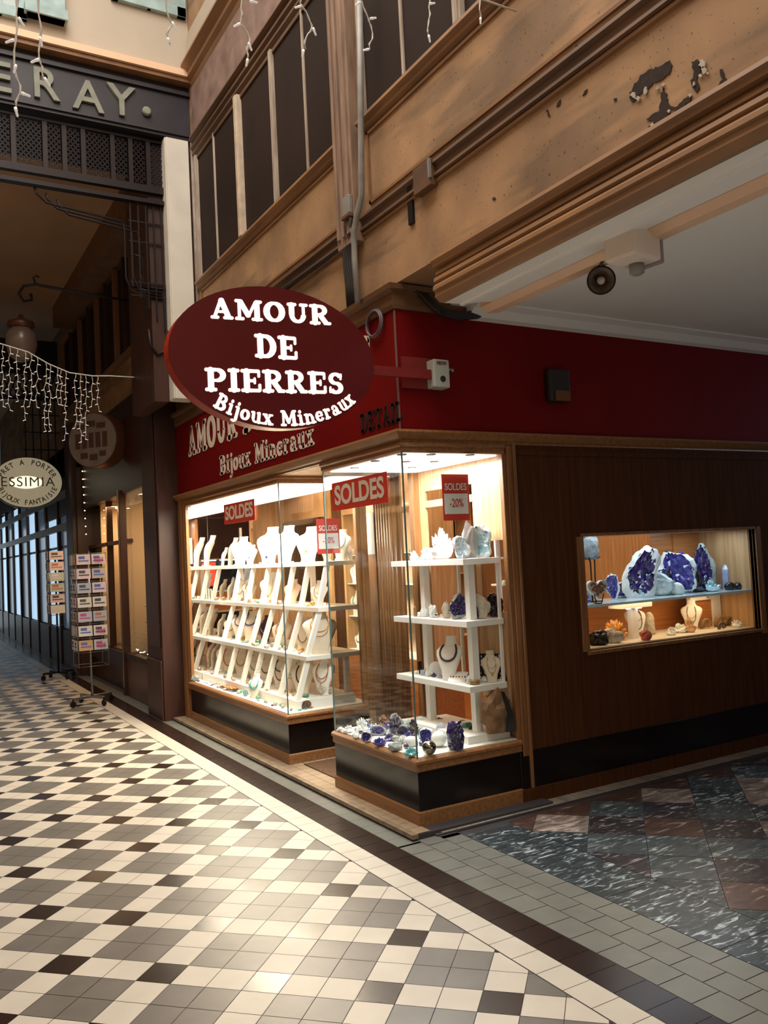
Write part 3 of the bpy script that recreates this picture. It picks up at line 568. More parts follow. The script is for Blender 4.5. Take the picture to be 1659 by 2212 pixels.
# ================================================================== LIGHTS OF THE SHOP
LUMW = mat('luminous_ceiling_warm', (1.0, .90, .74), .6, emit=4.5)
LUMC = mat('luminous_ceiling_cool', (.96, .97, .92), .6, emit=2.2)
DISC = mat('spotlight_disc', (1.0, .97, .9), .4, emit=9); DISCOFF = mat('spotlight_face', (.80, .80, .76), .4); RING = mat('spotlight_ring', (.30, .30, .28), .3, metal=.6)
obj('light_panel', MB().box(XF+.06, 3.30, 6.18, 8.58, 2.196, 2.204), LUMW, b2)
obj('light_panel', Bx(XF+.04, 3.34, YF+.05, 5.28, 2.198, 2.204), LUMC, b1)
area('left_window_light', (2.98, 7.35, 2.19), (2.98, 7.35, 0), .5, 2.2, 135, (1.0, .85, .66))
area('corner_window_light', (2.98, 4.80, 2.19), (2.98, 4.80, 0), .5, .8, 42, (.92, .98, 1.0))
area('small_window_upper_light', (4.87, 4.46, 1.655), (4.87, 4.55, 0), 1.6, .2, 7.5, (.66, .84, 1.0))
area('small_window_lower_light', (4.87, 4.45, 1.165), (4.87, 4.50, 0), 1.5, .2, 3.4, (1.0, .66, .36))
area('shop_light', (4.7, 7.2, 2.40), (4.7, 7.2, 0), 2.2, 3.4, 75, (1.0, .72, .45))
ORD = ('first', 'second', 'third', 'fourth', 'fifth', 'sixth', 'seventh', 'eighth', 'ninth', 'tenth')
def ceil_spot(px, py, Z, on, lab):
    p = at(px, py, Z=Z); t = thing('ceiling_spotlight', lab, 'spotlight', (p.x, p.y, Z), group='ceiling spotlights of the display windows')
    obj('ring', MB().lathe([(.030, 0), (.030, -.006), (.022, -.008), (.022, 0)]), RING, t, local=True)
    obj('lamp', MB().lathe([(.022, -.0035), (.022, -.006), (.0, -.0065)]), DISC if on else DISCOFF, t, local=True)
for i, (px, py, on) in enumerate(((766, 1010, 1), (811, 995, 0), (868, 981, 0), (877, 996, 0), (890, 1009, 1), (931, 981, 0), (938, 996, 0), (1015, 982, 0))):
    ceil_spot(px, py, 2.197, on, '%s spotlight in the corner window ceiling, %s from the left' % ('lit' if on else 'unlit', ORD[i]))
for i, (px, py) in enumerate(((423, 1104), (520, 1085), (638, 1067))): ceil_spot(px, py, 2.195, 0, 'round spotlight in the long jewellery window ceiling, %s from the far end' % ORD[i])
# ================================================================== SHELVING
t = thing('shelf_unit', 'white lacquered shelf unit with three shelves on square legs in the corner window', 'shelf unit', (3.22, 4.75, .415))
for z in (1.553, 1.165, .762): obj('shelf', Bx(3.055, 3.345, 4.33, 5.22, z-.038, z), WHITE, t, bevel=.002)
obj('shelf', Bx(3.02, 3.345, 4.33, 5.05, .415, .462), WHITE, t, bevel=.002)['label'] = 'thick bottom slab'
for yy in (4.42, 4.95): obj('leg', MB().box(3.135, 3.185, yy-.025, yy+.025, .462, .724).box(3.135, 3.185, yy-.025, yy+.025, .762, 1.127).box(3.135, 3.185, yy-.025, yy+.025, 1.165, 1.515), WHITE, t, bevel=.002)
obj('back_rod', MB().box(3.325, 3.343, 4.345, 4.362, .762, 1.127).box(3.325, 3.343, 4.345, 4.362, 1.165, 1.515).box(3.325, 3.343, 4.345, 4.362, 1.553, 1.66), WHITE, t)
obj('back_rod', Bx(3.325, 3.345, 4.78, 4.80, .762, 1.51), WHITE, t)
ST = [(1.575, 3.03), (1.205, 2.945), (.825, 2.82), (.485, 2.72)]
t = thing('shelf_unit', 'white stepped shelf unit with many slanted legs in the long jewellery window', 'shelf unit', (3.0, 7.35, .415))
for i, (z, xa) in enumerate(ST): obj('shelf', Bx(xa, 3.25 if i == 3 else 3.32, 6.23, 8.60, z-(.07 if i == 3 else .036), z), WHITE, t, bevel=.002)
for px in (462, 485, 506, 535, 567, 592, 620, 652, 706):
    yy = max(6.27, at(px, 1259, X=2.99).y); m_ = MB()
    if yy > 8.55: continue
    for k in range(3):
        (zt, xt), (zb, xb) = ST[k], ST[k+1]
        m_.beam((xb+.03, yy, zb), (xt+.03, yy, zt-.036), .04, .034, up=(0, 1, 0))
    obj('leg', m_, WHITE, t)
obj('back_post', MB().box(3.26, 3.30, 7.0, 7.04, .485, 1.54), WHITE, t); obj('back_post', MB().box(3.20, 3.24, 6.30, 6.34, .485, .79), WHITE, t)
# ================================================================== SHOP INTERIOR cabinets
def cabinet(label, x0, x1, y0, y1, face, zs, z0=.62, z1=2.05):
    t = thing('shop_cabinet', label, 'cabinet', ((x0+x1)/2, (y0+y1)/2, .03))
    obj('base', Bx(x0, x1, y0, y1, .03, z0), woodm('cabinet_orange_wood', (.36, .14, .045), (.25, .09, .028), axis=1), t, bevel=.004)
    obj('top', Bx(x0, x1, y0, y1, z1, 2.42), WLIGHT, t, bevel=.004)
    bx = (x1-.02, x1, y0, y1) if face == 'x' else (x0, x1, y1-.02, y1)
    obj('back', Bx(*bx, z0, z1), mat('pinkish_cabinet_back', (.55, .38, .26), .6, noise_s=4, noise_a=.2), t)
    ends = ((x0, x1, y0, y0+.04), (x0, x1, y1-.04, y1)) if face == 'x' else ((x0, x0+.04, y0, y1), (x1-.04, x1, y0, y1))
    for e in ends: obj('side', Bx(*e, z0, z1), WLIGHT, t, bevel=.003)
    for z in zs: obj('glass_shelf', Bx(x0+.02, x1-.02, y0+.04, y1-.04, z-.008, z), mat('glass_shelf_green', (.62, .74, .70), .1), t)
    obj('glass_shelf' if 0 else 'display_base', Bx(x0+.01, x1-.02, y0+.04, y1-.04, z0, z0+.012), WHITE, t)
    return t
cabinet('wooden wall cabinet with glass shelves of necklaces, behind the long jewellery window', 4.15, 4.45, 6.4, 8.1, 'x', (.98, 1.32, 1.62))
cabinet('wooden wall cabinet with glass shelves, seen between door post and corner window post', 4.55, 5.9, 8.15, 8.5, 'y', (1.0, 1.35, 1.66))
tag(obj('wall_mirror', MB().box(3.98, 4.02, 8.25, 9.3, 1.12, 2.05), MIRROR, loc=(4.0, 8.8, 1.12)), 'smoked mirror in the shop behind the far end of the jewellery window', 'mirror')
obj('side', Bx(4.03, 4.06, 8.15, 9.34, .03, 2.42), WLIGHT)
bpy.data.objects['side.004' if 'side.004' in bpy.data.objects else 'side']
for o in list(COL.objects):
    if o.name.startswith('side') and o.parent is None: o.name = 'wall_partition'; o['kind'] = 'structure'
# ================================================================== MINERALS AND BUSTS
def ico(sub, fn, mi=0, keep=None, smooth=False):
    bm = bmesh.new(); bmesh.ops.create_icosphere(bm, subdivisions=sub, radius=1); mb = MB()
    vs = [fn(v.co.copy()) for v in bm.verts]; fs = [[v.index for v in f.verts] for f in bm.faces if keep is None or keep(f.calc_center_median().normalized())]
    bm.free(); return mb.add(vs, fs, mi, smooth)
def nz(p, s, k): return noise.noise(Vector(p)*s + Vector((k*7.3, k*1.7, k*3.1)))
def rock_mb(w, h, d, seed, rough=.3, sub=3, smooth=False, foot=-.75):
    def fn(c):
        r = 1+rough*nz(c, 1.5, seed)+rough*.5*nz(c, 4, seed+5)
        p = c*r; p.z = max(p.z, foot); return Vector((p.x*w/2, p.y*d/2, (p.z-foot)*h/(1-foot)))
    return ico(sub, fn, smooth=smooth)
def prism6(mb, base, dr, r, ln, mi=0):
    d = Vector(dr).normalized(); a = d.orthogonal().normalized(); b = d.cross(a); base = Vector(base); vs = []
    for k, rr in ((0, 1), (.72, .92)): vs += [base+d*ln*k+(a*math.cos(PI*j/3)+b*math.sin(PI*j/3))*r*rr for j in range(6)]
    vs.append(base+d*ln)
    return mb.add(vs, [(j, (j+1) % 6, 6+(j+1) % 6, 6+j) for j in range(6)]+[(6+j, 6+(j+1) % 6, 12) for j in range(6)], mi)
def cluster_mb(w, h, seed, n=26, thick=.10, d=None):
    rn = random.Random(seed); d = d or w*.7; mb = rock_mb(w*.85, h*.55, d*.85, seed, .3, 2)
    for i in range(n):
        a = rn.uniform(0, 2*PI); e = rn.uniform(.15, 1.5); ce = math.cos(e); dr = Vector((math.cos(a)*ce, math.sin(a)*ce, math.sin(e)))
        b = Vector((dr.x*w*.22, dr.y*d*.22, h*.2+dr.z*h*.14)); lim = Vector((dr.x*w*.5, dr.y*d*.5, h*.2+dr.z*h*.8))
        prism6(mb, b, lim-b, thick*w*rn.uniform(.4, .9), (lim-b).length*rn.uniform(.75, 1.05))
    return mb
def geode(name, w, h, d, seed, shell, crys, rim=None, cav=.50, tilt=0.25, sc=.15, op=(0, -1, .15)):
    """returns (shell mesh, crystal mesh) : half shell whose opening faces -Y"""
    O = Vector(op).normalized(); rn = random.Random(seed)
    def shape(c): return 1+.42*nz(c, 1.2, seed)+.12*nz(c, 4, seed)
    def place(p): return Vector((p.x*w/2, p.y*d/2, (p.z+.95)*h/1.95))
    def fs(c):
        k = c.dot(O); r = shape(c)
        if k > cav: # push in the lid
            c2 = c - O*(k-cav)*1.0; return place(c2*r)
        return place(c*r)
    sh = ico(4, fs, keep=lambda c: c.dot(O) <= cav+.06)
    for i, f in enumerate(sh.f): pass
    def fc(c):
        k = c.dot(O); r = shape(c)
        if k < cav-.02: return place(c*r*.93)
        c2 = c - O*((k-cav)*2.2+.02); j = 1+sc*rn.uniform(-1.2, 1.2); return place(Vector((c2.x*j, c2.y, c2.z*j))*r*1.0 + O*(rn.uniform(-.3, .3)*sc*3.4+.10*nz(c, 5, seed)))
    cr = ico(4, fc, keep=lambda c: c.dot(O) > cav-.03)
    return sh, cr
def lay(loc, rz): return dict(loc=loc, rz=rz)
def face_cam(p): return -math.atan2(p.x, p.y)
def place_mesh(name, mb, m, p, rz, label, cat, group=None, sc=None, rx=0, ry=0):
    o = obj(name, mb if not isinstance(mb, MB) else mb.mesh(name, m), None); o.location = p; o.rotation_euler = (rx, ry, rz)
    if sc: o.scale = sc
    return tag(o, label, cat, group)
_seed = [10]
def mineral(kind, px, py, wpx, hpx, label, m, m2=None, X=None, Y=None, Z=None, name=None, cat='mineral', dep=.7, rz=None, seed=None, tilt=0, stand=None, group=None, n=26, thick=.10):
    """kind: rock cluster geode sphere point slab; size is the photographed size turned into metres at the object's own distance"""
    p = at(px, py, X=X, Y=Y, Z=Z)
    if Z is not None and Z > .7 and X is None and Y is None:      # shelf near eye height: take the depth from the shelf's own middle line
        p = at(px, py, X=3.13)
        if p.y < 4.43: p = at(px, py, Y=4.43)
        p.y = min(p.y, 5.18); p.z = Z
    dist = (p-CAM).dot(_f); k = dist/FPX; w_, h_ = wpx*k, hpx*k
    _seed[0] += 1; sd = seed or _seed[0]; rz = face_cam(p) if rz is None else rz
    p = Vector((p.x, p.y, p.z)) + Vector((math.sin(-rz)*0, 0, 0))
    nm = name or {'rock': 'rough_stone', 'cluster': 'crystal_cluster', 'geode': 'geode', 'sphere': 'stone_sphere', 'point': 'crystal_point', 'slab': 'stone_slice', 'smooth': 'round_stone', 'tower': 'crystal_tower'}[kind]
    if kind == 'geode':
        t = thing(nm, label, cat, p, rz, group); t.rotation_euler = (0, tilt, rz)
        s, c = geode(nm, w_, h_, w_*dep, sd, m, m2)
        obj('shell', s, m, t, local=True); obj('crystals', c, m2, t, local=True)
        if stand: obj('stand', MB().lathe([(w_*.42, -.002), (w_*.42, .012), (w_*.34, .02)], seg=18), stand, t, local=True)
        return t
    if kind == 'rock': mb = rock_mb(w_, h_, w_*dep, sd, .34)
    elif kind == 'smooth': mb = rock_mb(w_, h_, w_*dep, sd, .12, smooth=True)
    elif kind == 'cluster': mb = cluster_mb(w_, h_, sd, n, thick, w_*dep)
    elif kind == 'sphere': mb = MB().ball((0, 0, w_/2), w_/2, 24)
    elif kind == 'point':
        mb = MB(); prism6(mb, (0, 0, 0), (0, 0, 1), w_/2, h_)
    elif kind == 'tower':
        mb = rock_mb(w_, h_, w_*dep, sd, .22, 3); mb2 = MB()
        rn = random.Random(sd)
        for i in range(90):
            a = rn.uniform(PI, 2*PI) if i % 3 else rn.uniform(0, 2*PI); z = rn.uniform(.05, .95); rr = math.sqrt(max(.02, 1-(z*1.6-.75)**2/1.1))*.43
            mb.ball((math.cos(a)*rr*w_, math.sin(a)*rr*w_*dep, z*h_), w_*rn.uniform(.07, .12), 6)
    elif kind == 'slab':
        mb = MB(); rn = random.Random(sd); pts = [(math.cos(a)*w_/2*rn.uniform(.9, 1.05), 0, h_/2+math.sin(a)*h_/2*rn.uniform(.92, 1.03)) for a in [2*PI*i/20 for i in range(20)]]; mb.prism(pts, (0, .014, 0))
    o = place_mesh(nm, mb, m, p, rz, label, cat, group); o.rotation_euler = (0, tilt, rz)
    return o
# --- jewellery busts
def bust_mesh(seed=0, wide=1.0, lean=.16):
    S = [(0, .17, .07, -.02), (.06, .16, .075, -.02), (.22, .19, .07, -.03), (.42, .27, .085, -.04), (.58, .33, .10, -.02), (.68, .335, .10, .01), (.75, .28, .095, .04), (.80, .17, .085, .06), (.86, .135, .08, .075), (.93, .13, .08, .085), (1.0, .135, .085, .09)]
    mb = MB(); n = 20; v = []
    for z, a, b, yo in S:
        for j in range(n):
            t = 2*PI*j/n; c, s_ = math.cos(t), math.sin(t)
            v.append((a*wide*math.copysign(abs(c)**.85, c), yo+lean*(z-.5)+b*math.copysign(abs(s_)**.85, s_), z))
    f = [(i*n+j, i*n+(j+1) % n, (i+1)*n+(j+1) % n, (i+1)*n+j) for i in range(len(S)-1) for j in range(n)]
    mb.add(v, f, 0, True); mb.add([v[(len(S)-1)*n+j] for j in range(n)], [list(range(n))]); mb.add([v[j] for j in range(n)], [list(range(n))[::-1]]); return mb
BM_W = bust_mesh().mesh('bust', BUSTW); BM_C = bust_mesh().mesh('bust_linen', BUSTC)
BS = [(0, .17, .07, -.02), (.06, .16, .075, -.02), (.22, .19, .07, -.03), (.42, .27, .085, -.04), (.58, .33, .10, -.02), (.68, .335, .10, .01), (.75, .28, .095, .04), (.80, .17, .085, .06), (.86, .135, .08, .075), (.93, .13, .08, .085), (1.0, .135, .085, .09)]
def neck_pts(drop=.42, wid=.17, lean=.16, n=32, off=.012):
    P = []
    for i in range(n):
        t = 2*PI*i/n; s_ = (1+math.cos(t))/2      # s_=1 front bottom
        z = .85-drop*s_**1.25
        for q0, q1 in zip(BS, BS[1:]):
            if q0[0] <= z <= q1[0]:
                k = (z-q0[0])/(q1[0]-q0[0]); a_, b_, yo = [q0[j]+(q1[j]-q0[j])*k for j in (1, 2, 3)]
        x = math.sin(t)*min(a_*1.0, wid*(.75+.25*s_)*1.15); q = max(0, 1-(abs(x)/a_)**2.35)**(1/2.35)
        sg = 1 if s_ < .10 else (-1 if s_ > .2 else 1-2*(s_-.10)/.10)
        P.append((x*(1+off/a_*.6), yo+lean*(z-.5)+sg*(b_*q+off), z))
    return P
def neck_mesh(kind, m, drop, wid=.17, r=.010):
    mb = MB(); P = neck_pts(drop, wid)
    if kind == 'beads':
        for i in range(len(P)):
            for q in (0, .5):
                a = Vector(P[i]); b = Vector(P[(i+1) % len(P)]); mb.ball(a.lerp(b, q), r*1.25, 6)
    else: mb.tube(P, r, 6, closed=True)
    if kind == 'pendant': mb.ball((0, P[0][1]-.015, P[0][2]-.045), .034, 8, sc=(1, .5, 1.3))
    return mb.mesh('necklace', m)
NK = {}
NKW = {'navy_beads': 'navy blue', 'gold_chain': 'gold', 'grey_green_beads': 'grey green', 'dark_beads': 'black', 'orange_beads': 'orange', 'turquoise_beads': 'turquoise', 'white_sale_paper': 'white'}
def bust(p, h, rz, label, group=None, linen=False, neck=None, nlabel=None, wide=1):
    o = obj('jewellery_bust', BM_C if linen else BM_W, None); o.location = p; o.rotation_euler = (0, 0, rz); o.scale = (h*wide, h, h)
    tag(o, label, 'jewellery bust', group)
    for nk in (neck or []):
        kind, m, drop, wid, r = nk; key = (kind, m.name, drop, wid, r)
        if key not in NK: NK[key] = neck_mesh(kind, m, drop, wid, r)
        q = obj('necklace', NK[key], None); q.location = p; q.rotation_euler = (0, 0, rz); q.scale = (h*wide, h, h)
        short = ' '.join(label.split(',')[0].split()[:10]) + (',' + ','.join(label.split(',')[1:2]) if len(label.split(',')) > 1 else '')
        tag(q, ' '.join(('%s %s%s on %s' % (NKW.get(m.name, ''), 'low ' if drop > .47 else '', {'beads': 'beads', 'tube': 'cord', 'pendant': 'pendant'}[kind], short)).split()[:16]), 'necklace')
    return o
# ------------------------------------------------ corner window, floor of minerals
def c1(x, y): return 690+x/3.607, 1350+y/3.607
def m1(kind, x, y, w_, h_, label, m, m2=None, Z=.416, **k):
    px, py = c1(x, y); return mineral(kind, px, py, w_/3.607, h_/3.607, label, m, m2, Z=Z, **k)
CW = ', corner window floor'
m1('cluster', 330, 842, 130, 125, 'tall white quartz cluster with one tower, left end'+CW, Q_WHITE, n=40)
m1('cluster', 225, 838, 95, 62, 'low white quartz cluster at the far left corner'+CW, Q_WHITE)
m1('rock', 165, 826, 55, 32, 'small white quartz lump beside the glass edge'+CW, Q_WHITE)
m1('rock', 285, 880, 60, 40, 'white quartz lump in front of the tall tower cluster'+CW, Q_WHITE)
m1('geode', 365, 908, 90, 72, 'violet geode with white rim, front left'+CW, SHELLW, AMETHB)
m1('geode', 455, 862, 115, 85, 'grey agate geode with pale violet heart'+CW, SHELLG, AMETHB, dep=.5)
m1('cluster', 480, 795, 90, 55, 'dark pointed amethyst behind the grey agate'+CW, AMETHD)
m1('geode', 575, 858, 110, 160, 'tall peaked amethyst geode in a grey shell'+CW, SHELLG, AMETH, tilt=.25, dep=.6)
m1('cluster', 470, 938, 120, 66, 'deep violet amethyst cluster nearest the left pane'+CW, AMETHB, n=60, thick=.07)
m1('cluster', 545, 902, 95, 60, 'bright violet amethyst cluster in the middle of the left half'+CW, AMETHB, n=60, thick=.07)
m1('geode', 650, 862, 100, 78, 'grey shelled amethyst geode left of the dark tower'+CW, SHELLG, AMETH)
m1('cluster', 735, 862, 90, 135, 'upright blackish amethyst tower'+CW, AMETHD, n=60, thick=.12)
m1('rock', 600, 905, 80, 42, 'grey brown stone among the violet crystals'+CW, SHELLG)
m1('rock', 590, 975, 110, 62, 'pale green grey ore lump near the left pane'+CW, SHELLG)
m1('rock', 660, 925, 70, 46, 'speckled grey stone behind the turquoise cluster'+CW, SHELLG)
m1('smooth', 710, 945, 105, 78, 'round white stone right behind the turquoise cluster'+CW, SHELLW)
m1('cluster', 715, 1022, 130, 72, 'turquoise crystal cluster nearest the front corner'+CW, TURQ, n=70, thick=.07)
m1('geode', 828, 922, 120, 118, 'white geode with violet grey hollow left of the white ball'+CW, SHELLW, AMETHB)
m1('sphere', 935, 948, 122, 122, 'large milky white stone ball'+CW, mat('milky_selenite', (.86, .88, .84), .25, noise_s=9, noise_a=.12), cat='stone ball')
m1('sphere', 858, 1012, 112, 112, 'shiny pyrite ball in front of the milky one'+CW, PYR, cat='stone ball')
m1('tower', 1065, 972, 135, 225, 'tall deep purple amethyst on a dark wooden foot'+CW, AMETH, name='amethyst_tower', cat='mineral')
px, py = c1(1075, 978); p = at(px, py, Z=.416)
tag(obj('display_stand', MB().lathe([(.062, .0), (.062, .009), (.05, .013)]), BROWNW, loc=p), 'dark round wooden foot under the tall amethyst'+CW, 'stand') if 0 else None
m1('slab', 950, 862, 78, 100, 'blue and white agate slice standing behind the milky ball'+CW, mat('blue_agate', (.30, .34, .55), .2, noise_s=18, col2=(.70, .72, .74)), name='agate_slice')
m1('cluster', 790, 792, 130, 85, 'grey white crystal cluster in the back row, left'+CW, Q_WHITE, n=50)
m1('cluster', 870, 775, 120, 90, 'smoky white crystal cluster in the back row, middle'+CW, mat('smoky_quartz', (.50, .46, .42), .2, noise_s=18, noise_a=.5), n=50)
m1('cluster', 935, 785, 100, 72, 'brown crystal cluster in the back row, right'+CW, STONEBR, n=36)
m1('rock', 700, 800, 90, 60, 'grey stone in the back row beside the clusters'+CW, SHELLG)
m1('rock', 1115, 800, 80, 60, 'rust brown stone in front of the fossil wood'+CW, STONEBR)
m1('rock', 1150, 835, 95, 75, 'green malachite lump behind the tall amethyst'+CW, STONEG, Z=.43)
m1('rock', 1192, 852, 66, 66, 'black stone beside the malachite lump'+CW, STONEB, Z=.43)
m1('rock', 1220, 858, 84, 55, 'pinkish stone against the shelf leg'+CW, STONEP, Z=.43)
m1('rock', 1185, 888, 96, 32, 'flat green stone behind the bottom slab edge'+CW, STONEG, Z=.43)
# fossil wood half with a polished black face
px, py = c1(1262, 862); p = at(px, py, Z=.463); t = thing('fossil_wood', 'large brown fossil wood wedge with polished black side'+CW, 'mineral', (3.24, p.y+.02, .463), 0)
obj('bark', rock_mb(.20, .26, .13, 77, .4), STONEBR, t, local=True)
obj('polished_face', MB().prism([(.03, -.045, 0), (.09, -.07, 0), (.085, -.07, .09), (.06, -.06, .19), (.035, -.05, .25)], (.004, .10, .0)), STONEB, t, local=True)
rn = random.Random(5)
peb = [rock_mb(1, .7, .8, 200+i, .25, 2).mesh('pebble', [Q_WHITE, AMETH, SHELLG, STONEG, STONEP, BEADG][i % 6]) for i in range(12)]
def scatter(n, fp, smin, smax, label, group, seed, cols=None, name='small_stone', cat='small stone'):
    rn = random.Random(seed); out = []
    for i in range(n):
        k = rn.choice(cols) if cols else rn.randrange(12)
        o = bpy.data.objects.new(name, peb[k]); COL.objects.link(o); o.location = fp(rn); s_ = rn.uniform(smin, smax); o.scale = (s_, s_, s_); o.rotation_euler = (0, 0, rn.uniform(0, 6))
        tag(o, label, cat, group)
scatter(16, lambda r: (r.uniform(2.66, 3.0), r.uniform(4.5, 5.25), .417), .02, .045, 'small loose stone lying between the minerals'+CW, 'loose stones in the corner window', 3, [0, 1, 2, 6, 7, 8])
clu = [cluster_mb(1, .75, 300+i, 30, .12).mesh('rough_crystal', [Q_WHITE, AMETH, SHELLG, AMETHB, Q_BLUE, STONEBR][i % 6]) for i in range(12)]
peb += clu
scatter(18, lambda r: (r.uniform(2.72, 2.98), r.uniform(4.62, 5.26), .417), .05, .085, 'rough crystal lump filling the heap'+CW, 'rough crystals in the corner window', 19, list(range(12, 24)), 'rough_crystal', 'mineral')
scatter(8, lambda r: (r.uniform(2.70, 3.02), r.uniform(5.0, 5.26), .417), .07, .11, 'larger rough crystal along the rear pane'+CW, 'rear rough crystals in the corner window', 20, list(range(12, 24)), 'rough_crystal', 'mineral')
# ------------------------------------------------ corner window, shelves
def c2(x, y): return 860+x/6.144, 1260+y/6.144
def m2(kind, x, y, w_, h_, label, m, mm=None, Z=1.167, **k):
    px, py = c2(x, y); return mineral(kind, px, py, w_/6.144, h_/6.144, label, m, mm, Z=Z, **k)
MS = ', corner window middle shelf'
def onshelf(x, y, zt, depth=.05, f=c2):
    px, py = f(x, y); return px, py
m2('point', 228, 392, 52, 150, 'brown upright crystal at the left end'+MS, STONEBR)
m2('sphere', 285, 388, 62, 60, 'small clear crystal ball at the left end'+MS, Q_WHITE)
m2('rock', 345, 402, 95, 130, 'white crystal peak left of the leg'+MS, Q_WHITE)
m2('rock', 465, 404, 105, 165, 'pointed white crystal figure beside the far leg'+MS, Q_WHITE)
m2('sphere', 520, 404, 66, 66, 'dark metallic little ball in front of the far leg'+MS, PYR, cat='stone ball')
m2('rock', 640, 396, 110, 220, 'brown and silver tall stone behind the big geode'+MS, mat('bronze_stone', (.30, .20, .12), .3, noise_s=8, col2=(.62, .56, .46)))
m2('geode', 780, 414, 255, 320, 'pear shaped grey geode with violet hollow'+MS, SHELLG, AMETH, tilt=.16, dep=.55)
m2('tower', 990, 420, 165, 175, 'small black violet pyramid crystal in front of the near leg'+MS, AMETHD)
m2('rock', 1060, 384, 290, 330, 'cream coral rock behind the near leg'+MS, STONEC, dep=.4)
m2('geode', 1275, 404, 225, 310, 'rounded blackish purple geode at the right end'+MS, AMETHD, AMETHD)
scatter(6, lambda r: (r.uniform(3.12, 3.3), r.uniform(4.75, 5.18), 1.166), .015, .03, 'tiny clear stone'+MS, 'tiny stones on the middle shelf', 8, [0, 6])
def c3(x, y): return 860+x/6.38, 980+y/6.38
TS = ', corner window top shelf'
def m3(kind, x, y, w_, h_, label, m, mm=None, Z=1.555, **k):
    px, py = c3(x, y); return mineral(kind, px, py, w_/6.38, h_/6.38, label, m, mm, Z=Z, **k)
m3('cluster', 215, 1392, 150, 140, 'small white crystal cluster at the far left end'+TS, Q_WHITE)
tp = at(*c3(285, 1372), X=3.15); tp.z = 1.553; tag(obj('crystal_cube', Bx(-.012, .012, -.012, .012, 0, .024), TURQ, loc=tp, local=True), 'tiny teal crystal cube'+TS, 'mineral')
m3('cluster', 400, 1385, 220, 190, 'pale bluish crystal cluster left of the giant one'+TS, Q_BLUE, n=40)
m3('cluster', 610, 1385, 350, 440, 'giant bright white quartz cluster with tall spike'+TS, Q_WHITE, n=70, thick=.08)
m3('geode', 875, 1378, 235, 300, 'white geode with teal hollow left of the largest one'+TS, SHELLW, Q_BLUE)
m3('rock', 990, 1366, 230, 470, 'tall grey green stone behind the two pale geodes'+TS, SHELLG, dep=.35)
m3('geode', 1140, 1376, 325, 430, 'largest white geode with teal crystal hollow, right end'+TS, SHELLW, Q_BLUE)
LS = ', corner window lowest shelf'
def m4(kind, x, y, w_, h_, label, m, mm=None, Z=.764, **k): return m2(kind, x, y, w_, h_, label, m, mm, Z=Z, **k)
for i, (x, y, w_, h_, m_) in enumerate(((235, 1140, 50, 45, Q_WHITE), (320, 1150, 60, 60, LAV), (400, 1160, 75, 70, Q_WHITE), (470, 1165, 60, 60, AMETH), (545, 1172, 55, 60, LAV), (600, 1170, 55, 60, STONEP), (930, 1170, 70, 90, SHELLW), (985, 1165, 60, 80, STONEBR))):
    m4('rock', x, y, w_, h_, 'small %s stone, number %s from the left%s' % (('white', 'lavender', 'clear', 'violet', 'pale lilac', 'pink', 'whitish', 'amber')[i], ('one', 'two', 'three', 'four', 'five', 'six', 'seven', 'eight')[i], LS), m_)
def shelfp(x, y, Z=.762, f=None):
    f = f or c2; p = at(*f(x, y), X=3.15)
    if p.y < 4.43: p = at(*f(x, y), Y=4.40)
    p.y = min(p.y, 5.18); p.z = Z; return p
def tiltbust(x, y, h_, label, linen, neck, rz, ry, Z, f=c2, k_=6.144, wide=1):
    p = shelfp(x, y, Z, f); hh = h_/k_*((p-CAM).dot(_f))/FPX
    return bust(p, hh, rz, label, None, linen, neck, None, wide)
tiltbust(690, 1120, 560, 'white display bust with dark fringed necklace'+LS, False, [('beads', BEADK, .40, .20, .022)], -1.0, 0, .764)
tiltbust(1240, 1192, 400, 'small cream bust hung with thin charms, right end'+LS, True, [('pendant', BEADG, .55, .14, .008), ('tube', BEADG, .40, .14, .006)], -.5, 0, .764)
p = shelfp(505, 1140); t = thing('table_mirror', 'small round white mirror behind the lilac stones'+LS, 'mirror', p, -.9); obj('disc', MB().lathe([(.05, -.003), (.05, .003)], (0, 0, .055), 28, axis=(0, 1, 0)), PAPERW, t, local=True); obj('foot', Bx(-.03, .03, -.015, .015, 0, .006), PAPERW, t, local=True)
p = shelfp(1060, 1125); t = thing('earring_board', 'black velvet board pinned with rows of earrings'+LS, 'earring display', (3.30, p.y+.05, .764), R(-60))
obj('board', MB().prism([(-.13, .0, 0), (.12, 0, 0), (.12, .03, .165), (-.13, .03, .165)], (0, .008, 0)), BLKV, t, local=True)
for i in range(9):
    for j in range(6):
        if (i*7+j*3) % 5: obj('earring', MB().ball((-.115+i*.027, -.003+j*.005, .018+j*.026), .0055, 6, sc=(.8, .6, 1.6)), (BEADG, PAPERW, BUSTC)[(i+j) % 3], t, local=True)
p = shelfp(1012, 1266); t = tag(obj('bracelet_stack', MB().tube([(math.cos(a)*.028, math.sin(a)*.028, .008) for a in [2*PI*i/20 for i in range(20)]], .008, 8, closed=True).tube([(math.cos(a)*.028, math.sin(a)*.028, .022) for a in [2*PI*i/20 for i in range(20)]], .008, 8, closed=True), mat('amber_beads', (.40, .22, .08), .3, noise_s=40, noise_a=.5), loc=p, local=True), 'amber brown bracelets stacked at the front'+LS, 'bracelets')
m4('cluster', 1142, 1262, 110, 80, 'white rosette shaped crystal beside the amber bracelets'+LS, Q_WHITE, n=60, thick=.08)
p = shelfp(1370, 1205); t = thing('thermometer_card', 'tall narrow white card with red stripe on a round white foot'+LS, 'card', p, face_cam(p))
